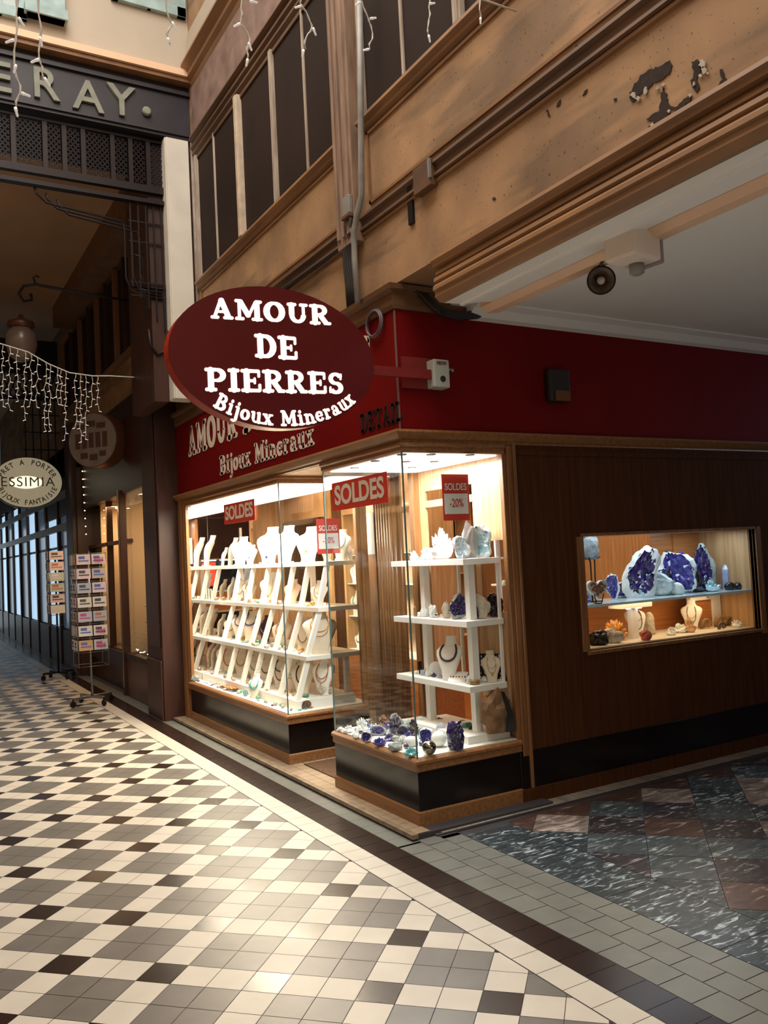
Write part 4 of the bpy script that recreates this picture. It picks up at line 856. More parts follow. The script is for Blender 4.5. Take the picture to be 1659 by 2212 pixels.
obj('card', Bx(-.012, .012, -.003, .003, .012, .165), PAPERW, t, local=True); obj('stripe', Bx(-.005, .005, -.005, -.003, .03, .145), STRAP, t, local=True); obj('foot', MB().lathe([(.036, 0), (.036, .012)]), WHITE, t, local=True)
p = shelfp(790, 1225); t = thing('ring_ramp', 'white sloping ramp of small rings and pendants'+LS, 'jewellery stand', p, -1.0)
obj('ramp', MB().prism([(-.06, -.03, 0), (-.06, .04, 0), (-.06, .04, .055)], (.12, 0, 0)), WHITE, t, local=True)
for i in range(6): obj('ring', MB().ball((-.05+i*.02, .0, .027), .006, 6), (BEADG, BEADK)[i % 2], t, local=True)
p = shelfp(285, 1150); t = thing('earring_carousel', 'small dark rack hung with earrings at the left end'+LS, 'earring display', p, 0)
obj('pole', Bx(-.004, .004, -.004, .004, 0, .085), BEADK, t, local=True)
for i in range(3): obj('arm', Bx(-.014+i*.012, -.006+i*.012, -.004, .004, .03, .088), BEADK, t, local=True)
p = shelfp(400, 1160); t = thing('wire_rack', 'thin wire arch hung with pale drops'+LS, 'earring display', p, face_cam(p))
obj('wire', MB().tube([(-.032+.064*i/12, 0, .075*math.sin(PI*i/12)) for i in range(13)], .0015, 5), IRON, t, local=True)
for i in range(7): obj('drop', MB().ball((-.026+i*.0085, 0, .042+.004*(i % 3)), .0042, 6, sc=(1, 1, 1.7)), (Q_WHITE, STONEP)[i % 2], t, local=True)
tag(obj('lamp_cable', MB().tube([(3.335, 4.42, .72), (3.33, 4.40, .64), (3.30, 4.39, .56), (3.31, 4.40, .49), (3.32, 4.41, .47)], .0022, 6).tube([(3.335, 4.38, .72), (3.345, 4.37, .66), (3.335, 4.38, .58), (3.30, 4.40, .545)], .0022, 6), CORD, loc=(3.32, 4.41, .463)), 'thin white cable dangling below the lowest shelf of the corner window', 'cable')
# ================================================================== LONG JEWELLERY WINDOW
JW = ', long jewellery window'
RZ = -.95
# top row: white busts standing on the top shelf
top = [(437, .30, 1), (474, .40, 1.1), (501, .34, 1), (538, .27, 1), (580, .48, 1.1), (615, .47, 1), (665, .42, 1.15)]
ordn = ('first', 'second', 'third', 'fourth', 'fifth', 'sixth', 'seventh', 'eighth', 'ninth')
neck_top = [[('tube', BEADN, .45, .12, .010)], [('tube', BEADG, .40, .14, .006)], [('beads', BEADS, .52, .16, .014)], [('pendant', BEADN, .45, .12, .009)], [('pendant', BEADN, .62, .13, .006)], [('tube', BEADK, .30, .10, .007)], [('pendant', BEADG, .5, .12, .006)]]
for i, (px, h_, wd) in enumerate(top):
    yy = at(px, 1200, X=3.13).y
    bust((3.15, min(yy, 8.48), 1.575), h_*.74, RZ-.15, '%s white bust from the far end on the top shelf%s' % (ordn[i], JW), None, False, neck_top[i], None, wd*1.25)
bust((3.10, at(705, 1200, X=3.1).y, 1.575), .17, -.2, 'white bust near the sale card, near end of top shelf'+JW, None, False, [('tube', BEADG, .4, .13, .006)])
p = at(735, 1200, X=3.22); bust((3.22, 6.30, 1.575), .26, -.9, 'white bust turned sideways at the near end of top shelf'+JW, None, False, [('tube', BEADK, .42, .16, .008)])
bust((3.27, 6.262, 1.575), .12, -.3, 'tiny white bust against the wooden post, top shelf'+JW, None, False, [('beads', BEADG, .42, .15, .014)])
# second row
rows = [
 (1.205, 3.12, [(497, .19, 0, [('beads', BEADO, .5, .14, .013)], 'white bust with amber beads between legs, second shelf'), (540, .20, 1, [('tube', BEADK, .55, .13, .010)], 'cream bust with black cord, second shelf'), (448, .16, 0, [('tube', BEADG, .4, .14, .007)], 'small white bust near the far frame, second shelf'), (585, .26, 0, [('pendant', BEADG, .60, .13, .007)], 'white bust with long thin pendant chain, second shelf'),
   (633, .20, 1, [('tube', BEADG, .35, .13, .007)], 'cream bust left of the near slanted leg, second shelf'), (690, .19, 0, [('beads', BEADS, .55, .14, .010), ('tube', BEADG, .36, .13, .007)], 'white bust draped with chains under the sale card, second shelf')]),
 (.825, 3.0, [(430, .20, 1, [('tube', BEADG, .5, .14, .012)], 'cream bust with gold cord nearest the far frame, third shelf'), (467, .19, 0, [('beads', BEADS, .5, .14, .014)], 'small white bust with green beads, third shelf'), (606, .22, 1, [('beads', BEADO, .5, .14, .014)], 'cream bust with orange beads beside the black one, third shelf'), (519, .24, 1, [('tube', BEADN, .34, .17, .020)], 'cream bust with thick navy collar, third shelf'), (541, .25, 1, [('tube', BEADN, .30, .17, .022)], 'cream bust with navy collar beside the dark one, third shelf'),
   (655, .24, 1, [('tube', BEADK, .58, .13, .009)], 'cream bust with long dark cord, third shelf'), (704, .30, 1, [('tube', BEADO, .34, .17, .008), ('tube', BEADG, .44, .17, .007)], 'large peach bust facing sideways, third shelf')]),
 (.487, 2.93, [(424, .24, 1, [('beads', BEADK, .55, .15, .012)], 'cream bust with dark bead string nearest the far frame, bottom shelf'), (459, .26, 1, [('beads', BEADO, .55, .15, .017)], 'cream bust with orange beads by the second leg, bottom shelf'),
   (493, .27, 1, [('beads', BEADO, .60, .15, .020)], 'cream bust with thick orange beads, bottom shelf'), (520, .27, 1, [('tube', BEADO, .50, .15, .011)], 'cream bust with smooth orange loop, bottom shelf'), (551, .26, 1, [('beads', BEADS, .52, .16, .014)], 'cream bust with grey green beads, bottom shelf'),
   (573, .24, 1, [('beads', BEADK, .50, .15, .015)], 'cream bust with black beads in the middle, bottom shelf'), (603, .25, 1, [('tube', BEADK, .36, .15, .02), ('beads', BEADK, .62, .14, .012)], 'cream bust with heavy dark collar, bottom shelf'),
   (625, .25, 1, [('tube', BEADG, .5, .15, .012), ('beads', BEADT, .38, .15, .012)], 'cream bust with gold and turquoise strings, bottom shelf'), (648, .25, 1, [('beads', BEADK, .55, .13, .017)], 'cream bust with black bead loop near the corner, bottom shelf')]),
]
for z, x, lst in rows:
    for px, h_, lin, nk, lab in lst:
        yy = at(px, 1300, X=x).y
        h_ *= 1.18 if z < 1 else 1.1
        bust((x, min(8.46, max(6.33, yy)), z), h_, RZ if px != 704 else -.5, lab+JW, None, bool(lin), nk, None, 1.2)
bust((3.03, 6.36, .487), .31, -.95, 'large white bust with two orange loops at the near end, bottom shelf'+JW, None, False, [('tube', BEADO, .52, .17, .011), ('tube', BEADO, .42, .17, .010)])
p = at(552, 1500, Z=.416); bust((2.70, at(552, 1492, X=2.70).y, .416), .20, RZ-.1, 'low white bust with turquoise collar and blue shell'+JW, None, False, [('beads', BEADT, .40, .17, .016), ('beads', BEADT, .48, .18, .012)], wide=1.15)
p = at(543, 1503, Z=.416)
tag(obj('blue_shell', rock_mb(.05, .06, .02, 31, .15), mat('blue_grey_shell', (.20, .42, .50), .3, noise_s=60, noise_a=.5), loc=(2.665, p.y+.02, .416), local=True), 'blue grey shell leaning under the turquoise collar bust'+JW, 'shell')
# dark bust with silver stripes
bust((3.10, at(574, 1340, X=3.1).y, .825), .25, RZ, 'black velvet bust with pale loops, third shelf'+JW, None, False, [('tube', BEADN, .40, .17, .02), ('tube', PAPERW, .5, .17, .012)]).data = bust_mesh().mesh('bust_dark', mat('dark_maroon_velvet', (.06, .02, .02), .9))
# ammonites
def ammonite(r, m, seed=0, turns=2.6):
    mb = MB(); P = []; Rr = []; n = int(turns*26)
    for i in range(n):
        t = i/(n-1); a = turns*2*PI*t; q = math.exp(1.18*t*turns-1.18*turns); rr = r*.66*q; P.append((math.cos(a)*rr, 0, math.sin(a)*rr)); Rr.append(rr*.44*(1+.06*math.sin(a*16)))
    mb.tube(P, Rr, 14); v = mb.v; zm = min(q[2] for q in v); mb.v = [(x, y*.62, z-zm) for x, y, z in v]
    return mb
p = at(665, 1531, Z=.416); o = obj('ammonite_fossil', ammonite(.062, AMMO), AMMO, loc=(p.x, p.y, .416), local=True); o.rotation_euler = (0, 0, -.35); tag(o, 'large polished brown ammonite standing at the near corner'+JW, 'fossil')
p = at(687, 1527, Z=.416); o = obj('ammonite_fossil', ammonite(.038, AMMO), AMMO, loc=(p.x+.02, p.y+.05, .416), local=True); o.rotation_euler = (0, 0, -.7); tag(o, 'smaller dark ammonite tucked behind the large one'+JW, 'fossil')
p = at(480, 1492, Z=.416); t = thing('bead_tray', 'low black tray heaped with amber bead strings, front left'+JW, 'tray', (2.70, p.y, .416)); obj('tray', Bx(-.05, .05, -.17, .17, 0, .02), BEADK, t, local=True, bevel=.004)
for i in range(6): obj('bead_string', MB().tube([(-.04+i*.016, -.15+.03*k, .024+.004*math.sin(k+i)) for k in range(11)], .006, 6), (BEADG, BEADO)[i % 2], t, local=True)
p = at(690, 1470, Z=.49)
mineral('cluster', 700, 1500, 40, 45, 'pale yellow crystal cluster by the near vertical post'+JW, STONEC, Z=.487)
mineral('rock', 640, 1478, 30, 14, 'green stone lizard shape near the corner glass'+JW, STONEG, Z=.487, name='green_stone')
mineral('rock', 421, 1472, 16, 14, 'grey stone at the far frame'+JW, SHELLG, Z=.487)
for k in range(9):
    px = 650+k*13; p = at(px, 1536-k*3.2, Z=.416); o = obj('stone_bracelet', MB().tube([(-.02+.008*i, .006*math.sin(i*1.3+k), .006) for i in range(6)], .006, 6), (BEADT, BEADS, BEADG)[k % 3], loc=(p.x, max(6.16, p.y+.02), .416), local=True)
    o.rotation_euler = (0, 0, .6+.2*(k % 3)); tag(o, 'thin stone bracelet laid in the row along the near glass'+JW, 'bracelet', 'row of stone bracelets')
def on(xa, xb, z): return lambda r: (r.uniform(xa, xb), r.uniform(6.3, 8.5), z)
JC = [0, 2, 4, 5, 6, 8, 10, 11, 5, 11, 10, 3, 17, 14]
LSM = 'small stone or ring in the clutter on the %s'+JW
scatter(42, on(2.97, 3.12, 1.206), .025, .055, LSM % 'second shelf', 'small stones on the second shelf', 21, JC)
scatter(48, on(2.84, 3.05, .826), .025, .06, LSM % 'third shelf', 'small stones on the third shelf', 22, JC)
scatter(40, on(2.74, 2.98, .486), .025, .055, LSM % 'bottom shelf', 'small stones on the bottom shelf', 23, JC)
scatter(34, lambda r: (r.uniform(2.63, 2.70), r.uniform(6.2, 8.5), .416), .018, .045, LSM % 'window floor', 'small stones on the jewellery window floor', 24)
scatter(12, on(3.06, 3.3, 1.576), .015, .03, LSM % 'top shelf', 'small stones on the top shelf', 25, [0, 6])
# bracelets on stands, second shelf
for k, px in enumerate((460, 470, 476)):
    yy = 8.10-.09*k; t = thing('bracelet_stand', 'white strip with dark bracelet, %s of three on the second shelf'%ordn[k]+JW, 'jewellery stand', (3.02, yy, 1.206))
    obj('strip', Bx(-.006, .006, -.022, .022, 0, .12), WHITE, t, local=True); obj('bracelet', Bx(-.010, -.006, -.004, .004, .01, .11), BEADK, t, local=True)
# sale signs --------------------------------------------------------
def banner(label, x, y, z, wd, hd, tilt, tilt2=0):
    t = thing('sale_banner', label, 'sale sign', (x, y, z))
    sl = math.tan(tilt); P = [(x, y+wd/2, z-hd/2-sl*wd/2), (x, y-wd/2, z-hd/2+sl*wd/2), (x, y-wd/2, z+hd/2+sl*wd/2), (x, y+wd/2, z+hd/2-sl*wd/2)]
    obj('paper', MB().prism(P, (.002, 0, 0)), STRAP, t)
    me = text_mesh('word', 'SOLDES', hd*.93, CREAML, .001, hd*.028, wd/(hd*3.55)*.98)
    o = obj('word', me, None, t); frame_xy(o, (x-.0012, y, z-.0), (0, -1, sl), (0, 0, 1)); o['label'] = 'cream word SOLDES'
    return t
p = [at(a, b, X=2.597) for a, b in ((716, 1045), (835, 1018), (838, 1085), (719, 1105))]
yc = sum(q.y for q in p)/4; zc = sum(q.z for q in p)/4
print('banner', [tuple(round(c, 3) for c in q) for q in p])
banner('big red SOLDES banner on the outside of the corner window glass', 2.5975, yc, zc, p[0].y-p[1].y, (p[0].z-p[3].z+p[1].z-p[2].z)/2, math.atan2(p[1].z-p[0].z, p[0].y-p[1].y))
p = [at(a, b, X=2.597) for a, b in ((483, 1091), (549, 1077), (551, 1122), (484, 1134))]
print('banner2', [tuple(round(c, 3) for c in q) for q in p])
yc = sum(q.y for q in p)/4; zc = sum(q.z for q in p)/4
banner('smaller red SOLDES banner on the long jewellery window glass', 2.5975, yc, zc, p[0].y-p[1].y, (p[0].z-p[3].z+p[1].z-p[2].z)/2, math.atan2(p[1].z-p[0].z, p[0].y-p[1].y))
def card(label, c, right, wd, hd):
    t = thing('sale_card', label, 'sale sign', c); r = Vector(right).normalized(); u = Vector((0, 0, 1)); n = r.cross(u); c = Vector(c)
    def q(a0, a1, b0, b1, o): return [c+r*a0*wd+u*b0*hd+n*o, c+r*a1*wd+u*b0*hd+n*o, c+r*a1*wd+u*b1*hd+n*o, c+r*a0*wd+u*b1*hd+n*o]
    obj('paper', MB().prism(q(-.5, .5, -.5, .5, 0), n*-.002), STRAP, t)
    obj('price_field', MB().prism(q(-.44, .44, -.36, .08, .0012), n*-.001), PAPERW, t)
    o = obj('word', text_mesh('word', 'SOLDES', wd*.30, PAPERW, .001, wd*.004, .78), None, t); frame_xy(o, c+u*hd*.22+n*.0018, r, u); o['label'] = 'white word SOLDES'
    o = obj('figure', text_mesh('figure', '-20%', wd*.36, STRAP, .001, wd*.0015, .72), None, t); frame_xy(o, c-u*hd*.13+n*.003, r, u); o['label'] = 'red figure -20%'; return t
p = at(987, 1074, Y=4.262); a = at(958, 1074, Y=4.262); b = at(1016, 1074, Y=4.262); z1 = at(985, 1024, Y=4.262).z; z0 = at(990, 1124, Y=4.262).z
card('SOLDES -20% card hung inside the right pane of the corner window', (p.x, 4.272, (z0+z1)/2), (1, 0, 0), b.x-a.x, z1-z0)
a = at(685, 1158, Y=6.125); b = at(734, 1158, Y=6.125); z1 = at(708, 1120, Y=6.125).z; z0 = at(711, 1196, Y=6.125).z
card('SOLDES -20% card on the near pane of the long jewellery window', ((a.x+b.x)/2, 6.129, (z0+z1)/2), (1, 0, 0), b.x-a.x, z1-z0)
a = at(846, 1235, Y=6.2); b = at(866, 1235, Y=6.2); z1 = at(860, 1192, Y=6.2).z; z0 = at(866, 1272, Y=6.2).z
tc_ = card('SOLDES -20% card inside the shop, half hidden behind the fluted post', (b.x-.09, 6.2, (z0+z1)/2), (1, 0, 0), .19, z1-z0)
obj('hanging_thread', MB().tube([(b.x-.09, 6.2, z1), (b.x-.09, 6.2, 2.42)], .0015, 5), CORD, tc_)
tag(obj('stand_pole', Bx(b.x-.095, b.x-.085, 6.204, 6.212, .03, z0+.02), WHITE), None) if 0 else None
# busts on the cabinet shelves inside the shop
def cb(px, py, X, h_, lab, nk, lin=False, rz=RZ, wide=1):
    p = at(px, py, X=X); zs = min((.632, .98, 1.32, 1.62), key=lambda z: abs(z-p.z)); bust((X, min(8.0, max(6.5, p.y)), zs), h_, rz, lab, None, lin, nk, None, wide)
IC = ', shop cabinet seen past the wooden post'
cb(712, 1270, 4.25, .20, 'white bust on the left of the upper shelf'+IC, [('tube', BEADG, .4, .14, .007)])
cb(757, 1268, 4.25, .22, 'white bust with beaded pendant on the upper shelf'+IC, [('beads', BEADG, .45, .15, .013)])
cb(717, 1330, 4.25, .26, 'pale bust with green strands on the middle shelf'+IC, [('beads', BEADS, .45, .16, .012), ('beads', BEADS, .60, .17, .012)])
cb(754, 1330, 4.25, .26, 'white bust with thick grey green collar'+IC, [('beads', BEADS, .42, .18, .024)])
cb(757, 1418, 4.25, .17, 'white bust with blue beads on the low shelf'+IC, [('beads', BEADN, .45, .17, .012)])
cb(720, 1418, 4.25, .17, 'second pale bust, blue strands, low shelf'+IC, [('beads', BEADN, .5, .17, .012)])
cb(660, 1330, 4.25, .24, 'white patterned bust on the middle shelf'+IC, [('beads', BEADK, .5, .17, .014)])
for i, (x, z, nk) in enumerate(((4.75, 1.66, BEADG), (4.98, 1.35, BEADS), (4.72, 1.0, BEADT), (5.3, 1.35, BEADG), (5.5, 1.66, BEADK), (4.75, 1.35, BEADS), (5.05, 1.66, BEADG))):
    bust((x, 8.28, z), .22, -.5, '%s display bust of the cabinet at the very back of the shop' % ordn[i], None, False, [('beads', nk, .5, .16, .014)])
scatter(36, lambda r: (r.uniform(4.2, 4.4), r.uniform(6.5, 8.0), r.choice((.633, .981, 1.321, 1.621))), .02, .05, 'small stone on the cabinet shelves behind the jewellery window', 'small stones on the inner cabinet', 31)
scatter(20, lambda r: (r.uniform(4.65, 5.8), r.uniform(8.2, 8.35), r.choice((.633, 1.001, 1.351, 1.661))), .02, .05, 'small stone on the cabinet at the back of the shop', 'small stones on the back cabinet', 32)
# ================================================================== SMALL WINDOW in the wood wall
t = thing('display_window', 'small lit display window set into the dark wooden side wall', 'display window', (4.87, YF, WZ0))
obj('frame', MB().box(WX0-.06, WX0, YF-.012, YF+.06, WZ0-.0, WZ1+.0).box(WX1, WX1+.06, YF-.012, YF+.06, WZ0-.04, WZ1+.02).box(WX0-.02, WX1+.02, YF-.012, YF+.06, WZ1, WZ1+.02).box(WX0-.02, WX1+.02, YF-.014, YF+.06, WZ0-.025, WZ0), WOOD, t, bevel=.003)
obj('display_floor', Bx(WX0, WX1, YF+.06, 4.78, WZ0-.03, WZ0+.008), mat('cream_shelf', (.80, .72, .58), .45), t)
obj('glass_shelf', Bx(WX0+.005, WX1-.005, YF+.055, 4.74, 1.176, 1.192), mat('bluish_glass_shelf', (.66, .80, .86), .12), t)
obj('top', Bx(WX0, WX1, YF+.05, 4.78, WZ1, WZ1+.02), WLIGHT, t)
obj('side', Bx(WX1-.004, WX1+.01, YF+.06, 4.78, WZ0, WZ1), WLIGHT, t); obj('side', Bx(WX0-.01, WX0+.002, YF+.06, 4.78, WZ0, WZ1), WLIGHT, t)
obj('back_panel', MB().box(WX0, WX1, 4.78, 4.79, WZ0, 1.16).box(5.20, WX1, 4.78, 4.79, 1.16, WZ1).box(5.44, 5.455, 4.765, 4.78, 1.19, WZ1), WORANGE, t)
obj('pane', Bx(WX0, WX1, YF+.02, YF+.026, WZ0, WZ1), GLASS, t)
t = thing('shelf_support', 'white T shaped support with two small lamps under the glass shelf, small side window', 'shelf support', (4.66, 4.5, WZ0+.008))
obj('post', Bx(4.635, 4.69, 4.48, 4.53, WZ0+.008, 1.15), WHITE, t); obj('plate', Bx(4.50, 4.80, 4.44, 4.58, 1.13, 1.176), WHITE, t)
obj('lamp', MB().lathe([(.016, 0), (.016, -.008)], (4.585, 4.47, 1.13)).lathe([(.016, 0), (.016, -.008)], (4.70, 4.47, 1.13)), DISC, t)
t = thing('shelf_support', 'white frame with brown panel under the right end of the glass shelf', 'shelf support', (5.6, 4.6, WZ0+.008))
obj('frame', MB().box(5.40, 5.45, 4.60, 4.64, WZ0+.008, 1.176).box(5.66, 5.75, 4.60, 4.64, WZ0+.008, 1.176).box(5.45, 5.66, 4.60, 4.64, 1.12, 1.176), WHITE, t); obj('panel', Bx(5.45, 5.66, 4.62, 4.635, WZ0+.008, 1.12), WORANGE, t)
tag(obj('glass_cabinet', MB().box(4.30, 4.33, 5.6, 5.63, .03, 2.1).box(4.85, 4.88, 5.6, 5.63, .03, 2.1).box(4.33, 4.85, 5.59, 5.75, 1.30, 1.315).box(4.33, 4.85, 5.59, 5.75, 1.52, 1.535).box(4.33, 4.85, 5.59, 5.75, 1.74, 1.755), WHITE, loc=(4.6, 5.6, .03)), 'narrow white shelf stand in the shop, seen through the small side window', 'shelf stand')
scatter(10, lambda r: (r.uniform(4.36, 4.82), r.uniform(5.62, 5.7), r.choice((1.316, 1.536))), .03, .05, 'white stone on the narrow stand behind the small side window', 'white stones on the narrow stand', 41, [0, 6])
def s1(x, y): return 1230+x/3.867, 1120+y/3.867
SW = ', small side window'
def u_(kind, x, y, w_, h_, label, m, mm=None, Y=4.42, up=True, yy_=None, **k):
    px, py = s1(x, y); q = at(px, py, Y=Y); zz = 1.192 if up else WZ0+.008
    wx = at(px, py, Z=zz)  # contact point on the shelf when in range, else the given depth
    yy = yy_ or (min(4.66, max(4.31, wx.y)) if wx.y > 0 else Y)
    pp = at(px, py, Y=yy); d1 = (pp-CAM).dot(_f); _seed[0] += 1
    o = mineral(kind, px, py, w_/3.867, h_/3.867, label, m, mm, Y=yy, **k); o.location.z = zz; return o
gr = u_('rock', 175, 345, 150, 215, 'grey rough rock held up on a black stand at the top left'+SW, mat('dark_grey_rock', (.16, .16, .16), .7, noise_s=20, noise_a=.5, bump=.4), dep=.5, yy_=4.55); gr.location.z = at(*s1(175, 345), Y=4.55).z
tag(obj('display_stand', MB().tube([(gr.location.x-.03, 4.52, 1.195), (gr.location.x-.02, 4.53, gr.location.z-.02), (gr.location.x-.06, 4.5, gr.location.z+.02)], .006, 6).tube([(gr.location.x+.03, 4.55, 1.195), (gr.location.x+.02, 4.53, gr.location.z), (gr.location.x+.05, 4.5, gr.location.z+.02)], .006, 6).box(gr.location.x-.05, gr.location.x+.05, 4.5, 4.57, 1.193, 1.2), IRON, loc=(gr.location.x, 4.53, 1.193)), 'black metal stand under the grey rock'+SW, 'stand')
p = at(*s1(243, 652), Y=4.36); hs = .074; t = thing('heart_geode', 'heart shaped white geode with brown crystals on a small black stand'+SW, 'mineral', (p.x, 4.36, 1.192), -.35)
def heart(k, n=40): return [(hs*k*16*math.sin(a)**3/16, hs*k*(13*math.cos(a)-5*math.cos(2*a)-2*math.cos(3*a)-math.cos(4*a))/16) for a in [2*PI*i/n for i in range(n)]]
obj('shell', MB().prism([(x, .0, z+.105) for x, z in heart(1.0)], (0, .04, 0)), SHELLW, t, local=True, bevel=.008)
rn = random.Random(6); cm = MB()
for i in range(130):
    k_ = rn.uniform(0, .74); hx = heart(k_)[rn.randrange(40)]; cm.ball((hx[0], -.003, hx[1]+.108), rn.uniform(.006, .011), 5)
obj('crystals', cm, mat('brown_citrine', (.42, .20, .10), .2, noise_s=60, col2=(.16, .06, .03)), t, local=True)
obj('stand', MB().box(-.02, .02, -.005, .04, 0, .006).tube([(-.02, 0, .005), (-.035, -.012, .07)], .004, 5).tube([(.02, 0, .005), (.035, -.012, .07)], .004, 5), IRON, t, local=True)
u_('geode', 360, 560, 110, 210, 'upright violet geode behind the heart shaped one'+SW, SHELLW, AMETHB, dep=.5, yy_=4.58)
u_('geode', 430, 648, 190, 130, 'low white geode with bright violet hollow'+SW, SHELLW, AMETHB)
u_('cluster', 150, 704, 70, 70, 'little violet crystal cluster at the left frame'+SW, AMETHB)
u_('rock', 155, 640, 70, 110, 'grey green stone above the little violet cluster'+SW, SHELLG)
u_('rock', 522, 655, 55, 60, 'small pink quartz lump'+SW, STONEP)
u_('geode', 545, 640, 270, 430, 'large tilted white geode with blackish purple hollow'+SW, SHELLW, AMETH, tilt=.35, dep=.4, yy_=4.56)
u_('cluster', 620, 660, 130, 100, 'clear white crystal cluster below the large tilted geode'+SW, Q_BLUE)
u_('rock', 740, 642, 260, 185, 'big angular white stone with dark teal face'+SW, mat('white_teal_stone', (.72, .78, .78), .3, noise_s=10, col2=(.10, .16, .17)))
u_('cluster', 835, 630, 120, 245, 'black spiky crystal behind the angular white stone'+SW, AMETHD, yy_=4.6)
u_('smooth', 900, 636, 120, 105, 'round white stone'+SW, SHELLW)
u_('geode', 985, 625, 330, 400, 'largest leaning violet geode with wide shaggy hollow'+SW, SHELLW, AMETHB, tilt=-.45, dep=.45, sc=.14) if 0 else None
tt = u_('geode', 1000, 622, 300, 390, 'largest leaning violet geode in the middle'+SW, SHELLW, AMETHB, tilt=-.5, dep=.45)
u_('cluster', 1075, 615, 150, 200, 'black shiny crystal mass at the foot of the leaning geode'+SW, AMETHD, n=50)
u_('geode', 1170, 600, 170, 350, 'tall narrow violet geode with pale rim'+SW, SHELLG, AMETH, tilt=-.15, dep=.5, yy_=4.58)
u_('cluster', 1190, 610, 170, 105, 'pale blue white crystal lump in front of the narrow geode'+SW, Q_BLUE)
u_('point', 1320, 590, 95, 230, 'lavender obelisk crystal'+SW, LAV)
u_('rock', 1388, 580, 60, 100, 'small white stone behind the black pebbles'+SW, Q_WHITE, yy_=4.55)
u_('smooth', 1340, 598, 95, 68, 'glossy black pebble, left of the two'+SW, STONEB); u_('smooth', 1412, 592, 80, 58, 'glossy black pebble, right of the two'+SW, STONEB)
u_('sphere', 1458, 578, 115, 115, 'green mottled stone ball'+SW, GREENS, cat='stone ball')
D_ = dict(up=False)
u_('rock', 245, 1058, 160, 125, 'black rough stone at the lower left'+SW, STONEB, **D_)
u_('rock', 365, 1040, 155, 125, 'white and grey rough stone at the lower left'+SW, mat('white_grey_stone', (.66, .60, .54), .6, noise_s=18, col2=(.20, .18, .18)), **D_)
u_('cluster', 380, 1015, 225, 180, 'large orange citrine cluster'+SW, CITR, n=70, thick=.09, **D_, yy_=4.52)
u_('rock', 165, 1040, 60, 85, 'pale stone against the lower left frame'+SW, STONEC, **D_)
u_('rock', 640, 1018, 95, 88, 'red stone below the first bust'+SW, STONER, **D_)
u_('rock', 668, 960, 110, 180, 'brown white figure stone behind the first bust'+SW, STONEC, **D_, yy_=4.6)
u_('cluster', 850, 975, 100, 80, 'white crystal cluster right of the support, nearer'+SW, Q_WHITE, **D_)
u_('cluster', 925, 955, 130, 88, 'white crystal cluster right of the support, larger'+SW, Q_WHITE, **D_)
u_('cluster', 1010, 950, 125, 130, 'pale orange cluster below the second bust'+SW, mat('pale_orange_crystal', (.80, .48, .24), .3, noise_s=18, noise_a=.4), **D_)
u_('cluster', 1400, 908, 105, 72, 'white crystal cluster at the lower right'+SW, Q_WHITE, **D_)
for (x, y, hh, lab, nk, dy) in ((560, 985, 270, 'cream bust with two coral chains, left one'+SW, [('tube', BEADO, .36, .15, .008), ('tube', BEADK, .62, .14, .010)], 0), (1030, 935, 245, 'cream bust with black pendant cord, right one'+SW, [('pendant', BEADK, .62, .13, .009), ('tube', BEADG, .45, .14, .007)], .05)):
    px, py = s1(x, y); p = at(px, py, Z=WZ0+.008); yy = min(4.62, max(4.36, p.y+dy)); p = at(px, py, Y=yy); hm = hh/3.867*((p-CAM).dot(_f))/FPX
    bust((p.x, yy, WZ0+.008), hm, -.3 if x < 800 else -.9, lab, None, False, nk, None, 1.05)
for (x, y, r_, m_, lab) in ((1155, 905, 85, AMMOG, 'golden brown oval ammonite left of the pair'+SW), (1280, 895, 95, AMMOG, 'large ribbed golden ammonite'+SW), (1352, 880, 75, AMMOG, 'ribbed ammonite half behind at the right'+SW), (1285, 915, 62, AMMO, 'small dark spiral fossil in front of the ribbed ammonites'+SW)):
    px, py = s1(x, y); yy = {62: 4.38}.get(r_, 4.52); p = at(px, py, Y=yy); o = obj('ammonite_fossil', ammonite(r_/3.867*((p-CAM).dot(_f))/FPX*.92, m_), m_, loc=(p.x, yy, WZ0+.008), local=True); o.rotation_euler = (0, 0, -.5); tag(o, lab, 'fossil')
px, py = s1(1205, 740); p = at(px, py, Y=4.70); tag(obj('price_tag', Bx(-.014, .014, -.002, .002, -.03, .03), STONEP, loc=p, local=True), 'little pink tag hanging at the back'+SW, 'tag')
# ================================================================== OVAL SIGN
sg = thing('oval_sign', 'large dark red oval sign with glowing white letters hung over the passage', 'shop sign', (1.82, 4.22, 2.69))
cxs, czs, ra, rb_ = 1.795, 2.668, .585, .385
p = at(365, 775, Y=4.17); p2 = at(807, 785, Y=4.17); pt_ = at(585, 620, Y=4.17); pb = at(587, 925, Y=4.17)
cxs = (p.x+p2.x)/2; ra = (p2.x-p.x)/2; czs = (pt_.z+pb.z)/2; rb_ = (pt_.z-pb.z)/2
print('oval', cxs, czs, ra, rb_)
E_ = lambda k, y, n=72: [(cxs+math.cos(2*PI*i/n)*ra*k, y, czs+math.sin(2*PI*i/n)*rb_*k) for i in range(n)]
obj('body', MB().prism(E_(.995, 4.175), (0, .10, 0)), REDR, sg, bevel=.004)
obj('face', MB().prism(E_(1.0, 4.168), (0, .008, 0)), REDS, sg)
def sline(s, cxp, yb, hpx, wpx, xs):
    p0 = at(cxp-wpx/2, yb[0], Y=4.168); p1 = at(cxp+wpx/2, yb[1], Y=4.168); d = p1-p0; size = hpx; k = (at(585, 700, Y=4.168)-at(585, 701, Y=4.168)).length
    sz = hpx*k; ln = slab_len(s, xs)*sz; f_ = (p1.x-p0.x)/ln
    return Line((p0.x, 4.1675, p0.z), (p1.x-p0.x, 0, p1.z-p0.z), (0, 0, 1), (0, -.004, 0), sz), xs*f_
